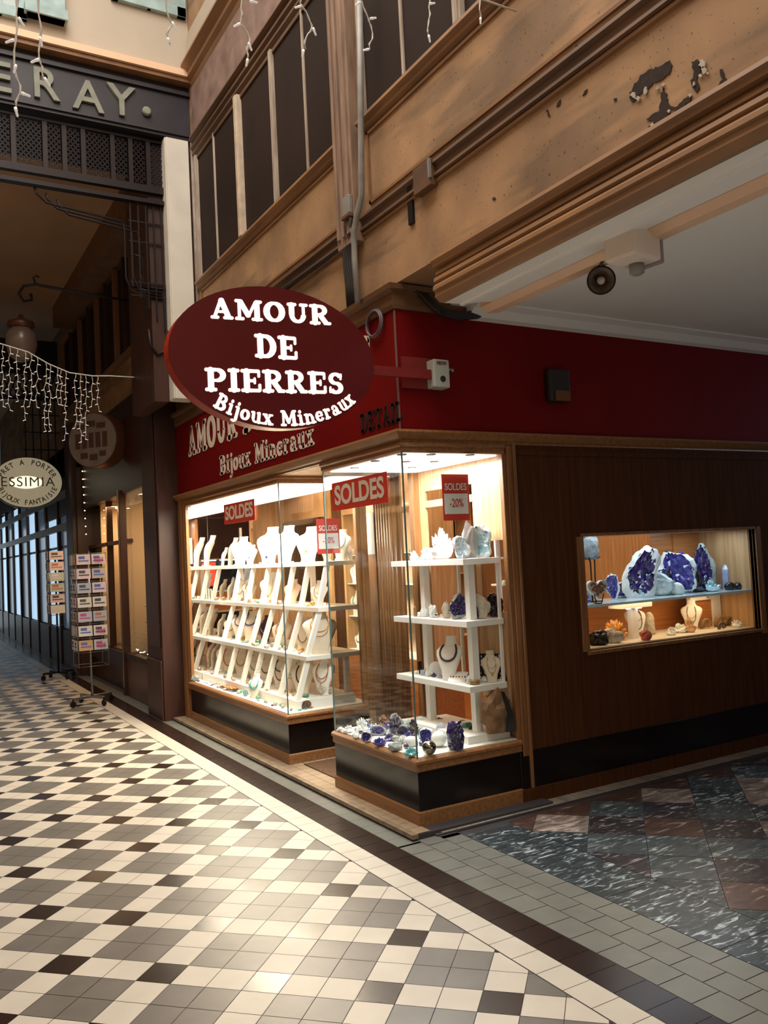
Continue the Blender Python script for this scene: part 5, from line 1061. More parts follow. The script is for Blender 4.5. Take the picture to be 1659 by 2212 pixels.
for s, cxp, yb, hpx, wpx in (('AMOUR', 585, (688, 703), 44, 262), ('DE', 598, (772, 778), 50, 95), ('PIERRES', 594, (845, 852), 48, 302)):
    ln_, xs = sline(s, cxp, yb, hpx, wpx, 1.0); mb = MB(); slab(mb, s, ln_, xs); obj('lettering', mb, LIT, sg)['label'] = 'glowing line %s' % s
class Arc:
    """lettering bent along the lower edge of the oval"""
    d = Vector((0, -.004, 0))
    def __init__(s, size, k, a0, a1, total): s.size = size; s.k = k; s.a0 = a0; s.a1 = a1; s.total = total
    def __call__(s, x, y):
        t = s.a0+(s.a1-s.a0)*x/s.total; bx, bz = math.cos(t)*ra*s.k, math.sin(t)*rb_*s.k; nx, nz_ = math.cos(t)/ra, math.sin(t)/rb_; l_ = math.hypot(nx, nz_)
        return Vector((cxs+bx-nx/l_*y*s.size, 4.1675, czs+bz-nz_/l_*y*s.size))
mb = MB(); tot = slab_len('Bijoux Mineraux'); slab(mb, 'Bijoux Mineraux', Arc(.086, .968, R(-131), R(-36), tot)); obj('lettering', mb, LIT, sg)['label'] = 'glowing curved line Bijoux Mineraux'
p = at(805, 800, Y=4.20); q = at(935, 808, Y=4.20); obj('arm', MB().box(p.x-.06, q.x+.03, 4.19, 4.215, p.z-.028, p.z+.028), mat('red_arm_paint', (.20, .015, .012), .45), sg)
p = at(865, 770, Y=4.25); q = at(925, 835, Y=4.25); obj('wall_plate', Bx(p.x, q.x+.02, 4.240, 4.2545, q.z-.02, p.z), mat('red_arm_paint', (.20, .015, .012), .45), sg)
a_ = at(935, 775, Y=4.17); b_ = at(972, 838, Y=4.17); t = thing('neon_switch', 'grey NEON switch box on the red side wall beside the sign arm', 'switch box', (a_.x, 4.255, b_.z))
obj('box', Bx(a_.x, b_.x, 4.165, 4.2545, b_.z, a_.z), GREYS, t, bevel=.006); cxb = (a_.x+b_.x)/2+.0
obj('button', MB().lathe([(.019, 0), (.019, .004)], (cxb+.005, 4.165, b_.z+(a_.z-b_.z)*.3), axis=(0, -1, 0)), BEADK, t)
obj('lever', MB().tube([(b_.x, 4.20, a_.z-.05), (b_.x+.035, 4.195, a_.z-.055)], .012).ball((b_.x+.04, 4.195, a_.z-.055), .014), METAL, t)
o = obj('word', text_mesh('word', 'NEON', .030, mat('dark_red_print', (.12, .01, .01), .5), .001, .0008, .8), None, t); frame_xy(o, (cxb, 4.1635, a_.z-.024), (1, 0, 0), (0, 0, 1)); o['label'] = 'dark red word NEON'
a_ = at(1173, 798, Y=4.25); b_ = at(1223, 873, Y=4.25); t = thing('alarm_siren', 'dark alarm box with amber lens high on the red side wall', 'alarm box', (a_.x, 4.255, b_.z))
obj('case', Bx(a_.x, b_.x, 4.19, 4.2545, b_.z, a_.z), mat('dark_green_case', (.018, .014, .010), .5), t, bevel=.02); obj('lens', Bx(a_.x+.04, b_.x-.02, 4.18, 4.20, b_.z+.005, b_.z+.075), mat('amber_lens', (.16, .05, .012), .4), t, bevel=.004)
# ================================================================== PORTAL across the passage
YP = 8.0
def pz(px, py, Y=YP): return at(px, py, Y=Y)
bz0 = pz(401, 303).z; bz1 = pz(401, 190).z
print('portal', bz0, bz1, pz(355, 315), pz(405, 315))
struct('wall_portal', Bx(-2.4, XW+.02, YP, YP+1.0, bz0, bz1), NAVY)
mb = MB().box(-2.4, XW, YP-.03, YP, bz1-.10, bz1-.06).box(-2.4, XW, YP-.02, YP, bz0+.03, bz0+.05)
struct('trim_21', mb, NAVY)
struct('trim_22', Bx(-2.4, XW+.02, YP-.10, YP+.2, bz1, bz1+.045), PLASTB)
struct('trim_23', Bx(-2.4, XW+.02, YP-.13, YP+.2, bz1+.045, bz1+.11), PEACH)
struct('wall_portal_upper', Bx(-2.4, XW+.02, YP-.04, YP+1.0, bz1+.11, 9.6), CREAMW)
# letters of the portal inscription
LTR = [('E', 0, 170), ('R', 97, 186), ('A', 190, 212), ('Y', 262, 222)]
tl = thing('portal_lettering', 'raised grey letters ending in ERAY and a dot on the dark portal beam', 'lettering', (pz(150, 200).x, YP, bz0+.2))
for ch, px, py in LTR:
    c = pz(px, py, YP-.01); h_ = abs(pz(px, py-33).z-pz(px, py+33).z)
    o = obj('letter', text_mesh('letter', ch, h_*1.38, GREYL, .03, h_*.015, 1.0), None, tl); frame_xy(o, (c.x, YP-.016, c.z), (1, 0, 0), (0, 0, 1)); o['label'] = 'letter %s' % ch
c = pz(316, 243); obj('dot', MB().lathe([(.045, 0), (.045, .03), (.03, .045)], (c.x, YP, c.z), axis=(0, -1, 0)), GREYL, tl)
# window band above the beam
for n_, (pa, pb, py) in enumerate(((-60, 58, 34), (240, 400, 30))):
    a = pz(pa, py, YP-.05); b = pz(pb, py+14, YP-.05); w_ = bpy.data.objects.new('window_%d' % (3+n_), None); COL.objects.link(w_); w_.location = (a.x, YP-.05, b.z); w_['kind'] = 'structure'; zb = b.z
    PB = mat('pale_blue_window_paint', (.36, .50, .50), .6, noise_s=8, noise_a=.3); obj('frame', MB().box(a.x, b.x, YP-.09, YP-.04, zb, zb+.10).box(a.x, a.x+.07, YP-.09, YP-.04, zb, 9).box(b.x-.09, b.x, YP-.09, YP-.04, zb, 9).box((a.x+b.x)/2-.02, (a.x+b.x)/2+.02, YP-.08, YP-.04, zb, 9), PB, w_, bevel=.004)
    obj('pane', Bx(a.x+.05, b.x-.05, YP-.06, YP-.045, zb+.1, 9), mat('pale_reflecting_pane', (.30, .38, .36), .15, noise_s=3, noise_a=.4), w_)
a = pz(56, 40, YP-.05); b = pz(138, 57, YP-.05); struct('trim_27', MB().box(a.x, b.x, YP-.14, YP-.04, b.z, 9).box(a.x-.02, b.x+.02, YP-.16, YP-.04, b.z, b.z+.09), PB)
# white pilaster, pipes, brown pier
ca = pz(357, 318); cb2 = pz(405, 318)
struct('trim_24', MB().box(ca.x, cb2.x, YP-.03, YP+.16, 3.21, bz0-.02).box(ca.x-.012, ca.x, YP-.02, YP+.14, 3.21, bz0-.02), WHITEP, bevel=.005)
mb = MB().tube([(cb2.x+.03, YP-.06, 3.21), (cb2.x+.03, YP-.06, bz0+.02)], .022).tube([(cb2.x+.075, YP-.05, 3.21), (cb2.x+.075, YP-.05, bz0)], .014)
tag(obj('drain_pipe', mb, mat('weathered_pipe', (.32, .26, .22), .5, noise_s=12, noise_a=.35), loc=(cb2.x+.03, YP-.06, 3.21)), 'pair of weathered pipes running up beside the white pilaster at the portal', 'pipe')
struct('wall_pier', MB().box(2.38, XW+.2, 8.84, 9.45, 0, bz0).box(2.36, 2.38, 8.86, 9.43, 0, .62).box(2.365, 2.38, 8.90, 9.38, .75, 3.6), BROWNW, bevel=.006)
struct('wall_pier_upper', Bx(ca.x-.16, ca.x-.02, YP+.12, 9.0, 3.2, bz0), BROWNW)
# wrought iron frieze under the beam
fy = YP+.10; z1 = bz0-.02; z0 = pz(0, 352, fy).z
t = thing('iron_frieze', 'dark wrought iron lattice frieze with corner bracket under the portal beam', 'ironwork', (1.5, fy, z0))
zl = (z1-z0); mb = MB().box(-2.0, 2.36, fy-.03, fy+.03, z0-.05, z0+.02).box(-2.0, 2.36, fy-.025, fy+.025, z1-.03, z1).box(-2.0, 2.36, fy-.04, fy+.04, z0-.16, z0-.12)
obj('rail', mb, IRON, t)
x = -1.0
k = 0
while x < 2.3:
    w_ = .24 if k % 3 == 1 else .14
    mb = MB(); n = 5
    for i in range(-n, n+1):
        for s_ in (-1, 1):
            a, b = x+w_/2+i*.045-s_*zl*.35, x+w_/2+i*.045+s_*zl*.35; ya, yb = z0+.04, z1-.04
            # clip the bar to its panel
            def cl(u0, v0, u1, v1):
                lo, hi = x+.012, x+w_-.012
                if u0 > u1: u0, v0, u1, v1 = u1, v1, u0, v0
                if u1 <= lo or u0 >= hi: return None
                sl_ = (v1-v0)/(u1-u0)
                if u0 < lo: v0 += sl_*(lo-u0); u0 = lo
                if u1 > hi: v1 -= sl_*(u1-hi); u1 = hi
                return u0, v0, u1, v1
            q = cl(a, ya, b, yb)
            if q and abs(q[2]-q[0]) > .01: mb.beam((q[0], fy, q[1]), (q[2], fy, q[3]), .008)
    mb.box(x-.03, x+.012, fy-.02, fy+.02, z0, z1); obj('lattice_panel', mb, IRON, t); x += w_+.03; k += 1
for i in range(3):                                                # nested rounded bracket bars
    a = .07*i; xr = 2.30; zt = z0-.17-a*.6; P = []
    xa = 1.16+a*1.4; zb_ = zt-.30
    P = [(xa+.0, fy, zt), (xa+.02, fy, zt-.06), (xa+.10, fy, zt-.13+.0), (xr-.36+a, fy, zt-.20), (xr-.34+a, fy, zt-.26), (xr-.34+a, fy, zt-.75+a), (xr-.30+a, fy, zt-.86+a), (xr-.2, fy, zt-.90+a), (xr, fy, zt-.92+a)]
    obj('bracket_bar', MB().tube(P, .011, 6), IRON, t)
mb = MB()
for i in range(5): mb.beam((2.02+i*.075, fy, z0-.16), (2.02+i*.075, fy, 3.95-.12*(4-i) if 0 else 3.9+.1*(4-i)), .014)
for zz in (z0-.35, z0-.55, z0-.95, z0-1.0, 4.3, 4.22): mb.beam((2.0, fy, zz), (2.34, fy, zz), .012)
mb.tube([(2.16, fy, 3.9), (2.17, fy, 3.74), (2.24, fy, 3.66), (2.33, fy, 3.70), (2.34, fy, 3.9)], .016, 6).tube([(2.05, fy, 4.62), (2.12, fy, 4.60), (2.13, fy, 4.0)], .010, 6)
obj('side_trellis', mb, IRON, t)
# ================================================================== PASSAGE BEYOND
struct('ceiling_passage', Bx(-2.4, XW, YP+1.0, 27, bz0+.12, bz0+.3), TANC)
struct('trim_25', Bx(2.30, XW, 9.3, 14.5, bz0-.22, bz0+.12), mat('brown_ceiling_cove', (.22, .11, .055), .6, noise_s=4, noise_a=.3))
for i, yy in enumerate((9.6, 10.4, 11.3, 12.3, 13.3, 14.3)): pass
upper_window(5, 9.6, 15.5, 4.35, bz0-.25, [(y_, .10 if i_ % 2 else .04, BROWNW if i_ % 2 == 0 else mat('brown_orange_mullion', (.22, .095, .04), .5), .05) for i_, y_ in enumerate((9.7, 10.2, 10.8, 11.3, 11.9, 12.5, 13.1, 13.8, 14.6, 15.4))])
struct('trim_26', MB().box(XW-.05, XW, 9.5, 16, 4.27, 4.36).box(XW-.03, XW, 9.5, 16, 3.70, 3.76), PLASTB)
# wall lamp bracket and glass lantern
p = at(55, 612, Y=9.6); q = at(215, 640, Y=9.6); e = at(45, 700, Y=9.6)
t = thing('hanging_lantern', 'wrought iron scroll arm with a round glass lantern hanging over the passage', 'lantern', (e.x, 9.6, e.z))
obj('arm', MB().tube([(2.55, 9.6, q.z-.02), (q.x, 9.6, q.z), (p.x+.1, 9.6, p.z), (p.x-.02, 9.6, p.z-.03), (p.x-.07, 9.6, p.z-.12), (p.x-.02, 9.6, p.z-.2), (p.x+.06, 9.6, p.z-.17), (p.x+.05, 9.6, p.z-.11)], .016, 7).tube([(p.x+.1, 9.6, p.z+.01), (p.x+.08, 9.6, p.z+.07), (p.x+.11, 9.6, p.z+.10), (p.x+.14, 9.6, p.z+.08)], .010, 6), IRON, t)
obj('cap', MB().lathe([(.02, .10), (.04, .06), (.13, .02), (.14, -.03), (.11, -.05)], e), mat('dark_copper', (.10, .035, .018), .4, metal=.5), t)
obj('globe', MB().lathe([(.11, -.05), (.15, -.12), (.16, -.22), (.13, -.34), (.06, -.40), (.0, -.41)], e), mat('frosted_globe', (.16, .11, .09), .25, noise_s=3, noise_a=.3), t)
obj('wall_bar', MB().beam((2.52, 9.6, q.z+.1), (2.52, 9.6, q.z-1.6), .03).beam((2.52, 9.6, q.z-1.0), (2.60, 9.6, q.z-1.0), .02).beam((2.45, 9.6, q.z-.9), (2.60, 9.6, q.z-.9), .02), IRON, t)
# neighbouring shop beyond the pier
XN = 2.50
struct('wall_next_fascia', Bx(XN, XW, 9.45, 17.5, 2.55, 3.7), mat('dark_maroon_fascia', (.045, .012, .010), .4, noise_s=3))
t = thing('neighbour_window', 'tall dark framed shop window with a low kick panel just beyond the brown pier', 'shop window', (XN, 9.5, 0))
obj('kick_panel', Bx(XN, XN+.1, 9.46, 11.05, 0, .50), mat('brown_stone_panel', (.13, .055, .04), .35, noise_s=5, noise_a=.3), t, bevel=.004)
obj('frame', MB().box(XN-.02, XN+.06, 9.45, 9.52, .5, 2.6).box(XN-.03, XN+.06, 11.0, 11.10, .0, 2.6).box(XN-.02, XN+.06, 9.5, 11.0, .48, .54), BROWNW, t, bevel=.004)
obj('pane', Bx(XN+.02, XN+.026, 9.52, 11.0, .54, 2.58), GLASS, t)
obj('brass_edge', Bx(XN-.035, XN-.03, 11.02, 11.05, .1, 2.6), BRASS, t)
t = thing('neighbour_window', 'recessed glowing shop window with a cream panel behind the postcard rack', 'shop window', (XN+.2, 12.3, 0))
obj('kick_panel', Bx(XN+.1, XN+.2, 11.10, 13.6, 0, .52), mat('brown_stone_panel', (.13, .055, .04), .35, noise_s=5, noise_a=.3), t)
obj('frame', MB().box(XN+.08, XN+.16, 12.25, 12.31, .5, 2.6).box(XN+.08, XN+.16, 11.10, 13.6, 1.93, 1.98), BROWNW, t, bevel=.003)
obj('pane', Bx(XN+.14, XN+.146, 11.10, 13.6, .54, 2.58), GLASS, t)
obj('brass_edge', Bx(XN+.06, XN+.08, 11.30, 11.38, .1, 2.6), BRASS, t)
struct('floor_next_shop', Bx(XN+.05, 4.4, 9.46, 15.4, .30, .50), mat('dark_display_floor', (.06, .03, .02), .3))
struct('wall_next_shop', MB().box(3.5, 3.55, 9.46, 11.2, .5, 2.7).box(3.3, 3.35, 11.2, 15.4, .5, 2.7).box(XN+.08, 3.5, 11.14, 11.18, .5, 2.6).box(XN+.15, 3.3, 13.0, 13.04, .5, 2.6), mat('warm_shop_backdrop', (.72, .52, .32), .7, noise_s=1.2, noise_a=.15))
struct('ceiling_next_shop', Bx(XN+.05, 4.4, 9.46, 15.4, 2.60, 2.66), mat('dim_grey_wall', (.25, .24, .24), .7))
area('next_shop_light', (2.95, 10.2, 2.5), (3.1, 10.3, 0), .5, 1.0, 22, (1.0, .70, .42)); area('next_shop_light', (2.95, 12.4, 2.5), (3.1, 12.4, 0), .4, 1.6, 40, (1.0, .68, .38))
struct('wall_next_post', MB().box(2.42, 2.9, 13.6, 14.3, 0, 3.2).box(2.36, 2.44, 13.66, 14.2, 0, 3.9), BROWNW, bevel=.006)
for i, (yy, z, h_, m_, lab, c_) in enumerate(((9.75, .92, .18, mat('yellow_bag_leather', (.55, .28, .05), .4), 'mustard yellow handbag on the shelf of the neighbouring window', 'handbag'), (9.78, 1.12, .14, mat('brown_fan', (.12, .05, .02), .5), 'small brown fan shaped bag above the mustard one', 'handbag'))):
    o = tag(obj('handbag', MB().prism([(2.85, yy-.1, z), (2.85, yy+.1, z), (2.85, yy+.075, z+h_), (2.85, yy-.075, z+h_)], (.07, 0, 0)), m_, loc=(2.88, yy, z), bevel=.01), lab, c_)
tag(obj('glass_display_shelf', MB().box(2.72, 3.2, 9.6, 10.9, .90, .912).box(2.72, 3.2, 9.6, 10.9, 1.10, 1.112).box(3.19, 3.2, 9.6, 9.61, .5, 1.11).box(3.19, 3.2, 10.88, 10.9, .5, 1.11), mat('glass_shelf_green', (.62, .74, .70), .1), loc=(2.95, 10.2, .9)), 'two glass shelves inside the neighbouring shop window', 'shelf')
tag(obj('white_plate', MB().lathe([(.085, 0), (.09, .012), (.03, .006)], (2.75, 9.85, .68), axis=(-1, -.5, .2)), WHITE, loc=(2.75, 9.85, .60)), 'white round plate leaning low in the neighbouring window', 'plate')
tag(obj('wicker_basket', MB().lathe([(.06, 0), (.08, .06)], (2.66, 9.70, .5)).tube([(2.66, 9.63+.14*i/10, .55+.09*math.sin(PI*i/10)) for i in range(11)], .006), STONEC, loc=(2.66, 9.7, .5)), 'small pale basket with a hoop handle at the bottom of the neighbouring window', 'basket')
BULBW = mat('warm_fairy_bulb', (1.0, .75, .45), .4, emit=14)
rn = random.Random(12)
t = thing('fairy_lights', 'cluster of tiny lit fairy lights along the bottom of the neighbouring windows', 'string lights', (2.62, 10.2, .52))
obj('wire', MB().tube([(2.60+.03*math.sin(i*2.1), 9.6+i*.12, .525) for i in range(13)], .002, 5), RUBBER, t)
for i in range(22): obj('bulb', MB().ball((2.57+rn.uniform(0, .12), 9.6+i*.065, .54+rn.uniform(0, .05)), .006, 6), BULBW, t)
t = thing('fairy_lights', 'vertical line of tiny lit fairy lights on the dark post above the postcard rack', 'string lights', (2.40, 13.0, 2.7))
P = [at(178+((i*37) % 9), 1018+i*17, Y=13.4) for i in range(9)]; obj('wire', MB().tube(P, .002, 5), RUBBER, t)
for q in P: obj('bulb', MB().ball(q, .008, 6), BULBW, t)
# oval signs beyond
def oval(label, cx, cy_, rx, ry, Y, th, mface, mside):
    c = at(cx, cy_, Y=Y); k = (at(cx+50, cy_, Y=Y)-at(cx, cy_, Y=Y)).x/50; kz = (at(cx, cy_-50, Y=Y).z-c.z)/50; a = rx*k; b = ry*kz
    t = thing('oval_sign', label, 'shop sign', (c.x, Y, c.z)); E = lambda f_, y: [(c.x+math.cos(2*PI*i/48)*a*f_, y, c.z+math.sin(2*PI*i/48)*b*f_) for i in range(48)]
    obj('body', MB().prism(E(1, Y), (0, th, 0)), mside, t); obj('face', MB().prism(E(.975, Y-.006), (0, .006, 0)), mface, t)
    obj('arm', MB().beam((c.x+a*.9, Y+.03, c.z+.05), (XN+.05, Y+.03, c.z+.05), .03), IRON, t)
    return t, c, a, b
FACEL = mat('glowing_cream_sign_face', (.62, .56, .38), .5, emit=.30)
t, c, a, b = oval('oval cream lit sign lettered PRET A PORTER and BIJOUX FANTAISIE', 60, 1042, 76, 55, 14.0, .12, FACEL, IRON)
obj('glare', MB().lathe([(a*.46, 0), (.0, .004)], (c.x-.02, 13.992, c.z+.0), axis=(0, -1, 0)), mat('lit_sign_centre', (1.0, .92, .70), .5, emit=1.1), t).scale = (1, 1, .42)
t.children[-1].location = (0, 0, 0)
g_ = t.children[-1]
for v in g_.data.vertices: v.co.z = v.co.z
SGT = mat('brown_sign_print', (.16, .13, .08), .6)
def arc_text(t, s, c, a, b, k, a0, a1, size, y, m, flip=False):
    n = len(s)
    for i, ch in enumerate(s):
        if ch == ' ': continue
        th = R(a0+(a1-a0)*(i+.5)/n); px_, pz_ = c.x+math.cos(th)*a*k, c.z+math.sin(th)*b*k; tx, tz = -math.sin(th)*a, math.cos(th)*b
        if a1 < a0: tx, tz = -tx, -tz
        r = Vector((tx, 0, tz)).normalized(); u = Vector((-r.z, 0, r.x)); o = obj('letter', text_mesh('letter', ch, size, m, .001, size*.02, .85), None, t); frame_xy(o, (px_, y, pz_), r, u)
arc_text(t, 'PRET A PORTER', c, a, b, .78, 165, 15, b*.28, 13.988, SGT)
arc_text(t, 'BIJOUX FANTAISIE', c, a, b, .80, -165, -15, b*.27, 13.988, SGT)
o = obj('word', text_mesh('word', 'ESSIMIA', b*.52, SGT, .001, 0, 1.0, sp=1.15), None, t); frame_xy(o, (c.x, 13.984, c.z), (1, 0, 0), (0, 0, 1))
XS2 = 2.05
# brown and grey sign turned towards the passage
t = thing('oval_sign', 'unlit brown and grey oval sign seen at an angle above the postcard rack', 'shop sign', (2.1, 10.9, 3.2))
c = at(200, 951, Y=10.9); a_, b_ = .30, .34; rt = Vector((math.cos(R(22)), math.sin(R(-22))*1.0, 0)).normalized(); rt = Vector((.62, -.78, 0)).normalized(); nn = Vector((-.78, -.62, 0)).normalized()
Eo = lambda f_, o_: [Vector((c.x, 10.9, c.z)) + rt*(math.cos(2*PI*i/40)*a_*1.25*f_) + Vector((0, 0, math.sin(2*PI*i/40)*b_*f_)) + nn*o_ for i in range(40)]
obj('body', MB().prism(Eo(1, 0), -nn*.22), mat('copper_sign_side', (.25, .10, .05), .3, metal=.5), t); obj('face', MB().prism(Eo(.98, .004), nn*.004), mat('grey_sign_face', (.22, .17, .14), .5, noise_s=8), t)
blk = MB()
for (u0, u1, v0, v1) in ((-.62, -.30, .42, .62), (-.24, .14, .50, .72), (.2, .55, .42, .62), (-.7, -.5, -.28, .28), (-.42, -.22, -.28, .28), (-.14, .06, -.28, .28), (.14, .34, -.28, .28), (.42, .62, -.28, .28), (-.5, -.2, -.66, -.44), (-.12, .2, -.74, -.52), (.28, .55, -.62, -.42)):
    blk.prism([Vector((c.x, 10.9, c.z))+rt*u*a_*1.25+Vector((0, 0, v*b_))+nn*.009 for u, v in ((u0, v0), (u1, v0), (u1, v1), (u0, v1))], nn*.002)
obj('lettering', blk, mat('brown_block_print', (.07, .03, .02), .6), t); obj('arm', MB().beam((c.x+.1, 10.95, c.z), (XN+.05, 11.0, c.z), .03), IRON, t)
# far facade with bluish daylight
DAY = mat('daylit_frosted_pane', (.50, .72, .95), .4, emit=.85, noise_s=2.2, col2=(.06, .10, .16)); DAY2 = mat('daylit_white_pane', (.80, .92, 1.0), .4, emit=1.0)
far = thing('far_shopfront', 'far row of bluish daylit shop windows with sloping white rails', 'shopfront', (XN, 20, 0))
obj('wall', MB().box(XN, XW, 14.35, 27, 0, .6).box(XN, XW, 14.35, 27, 3.2, 3.7), BROWNW, far)
for i in range(9):
    y_ = 14.5+i*1.35; w_ = obj('window', MB().box(XN+.03, XN+.05, y_+.08, y_+1.25, .62, 2.0).box(XN+.03, XN+.05, y_+.08, y_+1.25, 2.05, 3.15), DAY if i % 2 else mat('dim_blue_pane', (.10, .14, .20), .2, emit=.25, noise_s=3, col2=(.02, .02, .03)), far)
    obj('post', Bx(XN-.02, XN+.06, y_-.05, y_+.06, 0, 3.2), BROWNW, far)
obj('rail', MB().box(XN-.03, XN+.02, 14.35, 27, 2.30, 2.42).box(XN-.03, XN+.02, 14.35, 27, 2.84, 2.97), mat('pale_grey_rail', (.42, .44, .46), .5), far)
struct('wall_passage_end', Bx(-2.4, XW, 27, 27.1, 0, 6.2), mat('dim_grey_wall', (.25, .24, .24), .7))
e_ = bpy.data.objects.new('door_2', None); COL.objects.link(e_); e_.location = (1.2, 26.9, 0); e_['kind'] = 'structure'
obj('daylit_glass', Bx(.2, 2.4, 26.95, 26.98, .05, 2.9), DAY2, e_); obj('frame', MB().box(.15, .2, 26.9, 27, 0, 3).box(1.28, 1.34, 26.9, 27, 0, 3).box(2.4, 2.46, 26.9, 27, 0, 3), BROWNW, e_)
t = thing('iron_frieze', 'second dark iron lattice frieze far down the passage', 'ironwork', (1.2, 15.4, 4.6))
mb = MB().box(-2, 2.5, 15.4, 15.45, 5.0, 5.6).box(-2, 2.5, 15.38, 15.47, 4.55, 4.62)
for i in range(30): mb.beam((-.5+i*.1, 15.42, 4.6), (-.35+i*.1, 15.42, 5.0), .02).beam((-.35+i*.1, 15.42, 4.6), (-.5+i*.1, 15.42, 5.0), .02)
obj('lattice', mb, IRON, t)
mb = MB()
for i in range(5): mb.beam((1.95+i*.12, 15.42, 4.55), (1.95+i*.12, 15.42, 3.3), .02)
for i in range(4): mb.beam((1.9, 15.42, 3.4+i*.3), (2.5, 15.42, 3.4+i*.3), .02)
obj('bracket', mb, IRON, t)
# ================================================================== POSTCARD RACKS
def card_rack(label, x, y, h0, h1, w_, m, seed, rows, legs=4, base=.25):
    t = thing('postcard_rack', label, 'postcard rack', (x, y, 0)); rn = random.Random(seed)
    obj('pole', MB().tube([(0, 0, .08), (0, 0, h1)], .014), m, t, local=True)
    for i in range(legs):
        a = R(20)+2*PI*i/legs; ex, ey = math.cos(a)*base, math.sin(a)*base
        lg = obj('leg', MB().beam((0, 0, .10), (ex, ey, .10), .035, .03), m, t, local=True, bevel=.003)
        obj('caster', MB().lathe([(.035, -.012), (.038, 0), (.035, .012)], (ex, ey, .04), 14, axis=(-math.sin(a), math.cos(a), 0)).beam((ex, ey, .04), (ex, ey, .10), .02), IRON, lg, local=True)
    cg = MB()
    for sx, sy in ((-1, -1), (1, -1), (1, 1), (-1, 1)): cg.tube([(sx*w_/2, sy*w_/2, h0-.15), (sx*w_/2, sy*w_/2, h1-.02)], .004, 5)
    for k in range(rows+2):
        z = h0-.15+(h1-h0+.12)*k/(rows+1); P = [(-w_/2, -w_/2, z), (w_/2, -w_/2, z), (w_/2, w_/2, z), (-w_/2, w_/2, z)]; cg.tube(P, .003, 5, closed=True)
    obj('wire_cage', cg, METAL, t, local=True); return t
def cards(x, y, w_, zs, hh, group, where, seed, cols):
    rn = random.Random(seed); k = 0
    pal = [(.80, .78, .80), (.74, .70, .64), (.78, .62, .66), (.45, .50, .62), (.62, .36, .18), (.66, .66, .64), (.55, .50, .46), (.78, .74, .70), (.52, .60, .62)]
    ink = [(.55, .08, .20), (.08, .08, .10), (.10, .15, .45), (.50, .20, .08), (.75, .7, .7)]
    for r_, z in enumerate(zs):
        for side in range(2):
            for c_ in range(cols):
                pc = pal[rn.randrange(9)]; ic = ink[rn.randrange(5)]; hw = w_/cols/2*.92
                if side == 0: cx, cy, rz = x-w_/2+w_*(c_+.5)/cols, y-w_/2-.012, 0
                else: cx, cy, rz = x-w_/2-.012, y-w_/2+w_*(c_+.5)/cols, -PI/2
                nm = '%d%d%d%s' % (pc[0]*9, pc[1]*9, pc[2]*9, ic[0])
                o = obj('postcard', MB().box(-hw, hw, -.002, .002, 0, hh).box(-hw*.75, hw*.75, -.0035, -.002, hh*.30, hh*.42, 1).box(-hw*.7, hw*.2, -.0035, -.002, hh*.55, hh*.82, 1), [mat('card_paper_%d%d%d' % tuple(int(q*20) for q in pc), pc, .4), mat('card_print_%d%d' % (int(ic[0]*20), int(ic[2]*20)), ic, .5)], loc=(cx, cy, z), local=True)
                o.rotation_euler = (-.12*(rz == 0), 0, rz); tag(o, 'postcard on %s, row %s from the top, %s' % (where, ORD[len(zs)-1-r_], ('front side left', 'front side right')[c_] if side == 0 else ('passage side near', 'passage side far')[c_]) if cols == 2 else 'postcard on %s, row %s from the top, %s' % (where, ORD[len(zs)-1-r_], 'front' if side == 0 else 'passage side'), 'postcard', group)
b0 = at(200, 1522, Z=0); top = at(205, 1190, Y=b0.y).z; print('rack', b0, top)
card_rack('chrome postcard rack on castors with pink PARIS cards, nearer one', b0.x, b0.y, .62, top, .34, METAL, 3, 7)
zs = [.66+i*(top-.70-.12)/6.0 for i in range(7)]
cards(b0.x, b0.y, .34, zs, .12, 'postcards on the nearer rack', 'nearer rack', 5, 2)
for zz, s_ in ((zs[0], 'PARIS'), (zs[1], 'PARIS'), (zs[6], 'PARIS')):
    o = obj('printed_word', text_mesh('printed_word', s_, .07, mat('pink_print', (.60, .06, .25), .5), .001, .002, .6), None); frame_xy(o, (b0.x+.085, b0.y-.20, zz+.05), (1, 0, 0), (0, 0, 1)); tag(o, 'pink word PARIS printed on the nearer rack, %s' % {0: 'lowest row', 1: 'second row from the bottom', 6: 'top row'}[zs.index(zz)], 'print')
b1_ = at(127, 1466, Z=0); top1 = at(127, 1192, Y=b1_.y).z
card_rack('slim dark postcard rack on castors standing farther down the passage', b1_.x, b1_.y, .95, top1, .22, IRON, 4, 6, 4, .24)
cards(b1_.x, b1_.y, .22, [.98+i*(top1-1.1)/5.0 for i in range(6)], .13, 'postcards on the farther rack', 'farther rack', 9, 1)
# ================================================================== ICICLE LIGHTS
def strand(label, pts, Y, bulbs, r=.0035, bl=.030, group=None, top=None):
    P = [at(px, py, Y=Y) for px, py in pts]
    if top: P = [Vector((P[0].x, Y, top))]+P
    t = thing('icicle_light', label, 'string light', P[0], group=group); W = []
    for i, q in enumerate(P):
        W.append(q)
        if i < len(P)-1:
            m_ = (q+P[i+1])/2; W.append(m_+Vector((.004*(-1)**i, .002, 0)))
    W2 = [q+Vector((r*1.5*math.sin(i*2.2), r*1.5*math.cos(i*2.2), 0)) for i, q in enumerate(W)]
    obj('wire', MB().tube(W, r*.8, 6).tube(W2, r*.8, 6), CORD, t)
    for px, py, dx, dy in bulbs:
        a = at(px, py, Y=Y); d = (at(px+dx, py+dy, Y=Y)-a).normalized()
        obj('bulb', MB().tube([a, a+d*bl*.35, a+d*bl*.4, a+d*bl*.9, a+d*bl], [r*1.7, r*1.9, r*1.5, r*1.4, r*.4], 8), BULB, t)
    return t
YS = 3.0; TZ = at(600, -30, Y=YS).z+.25
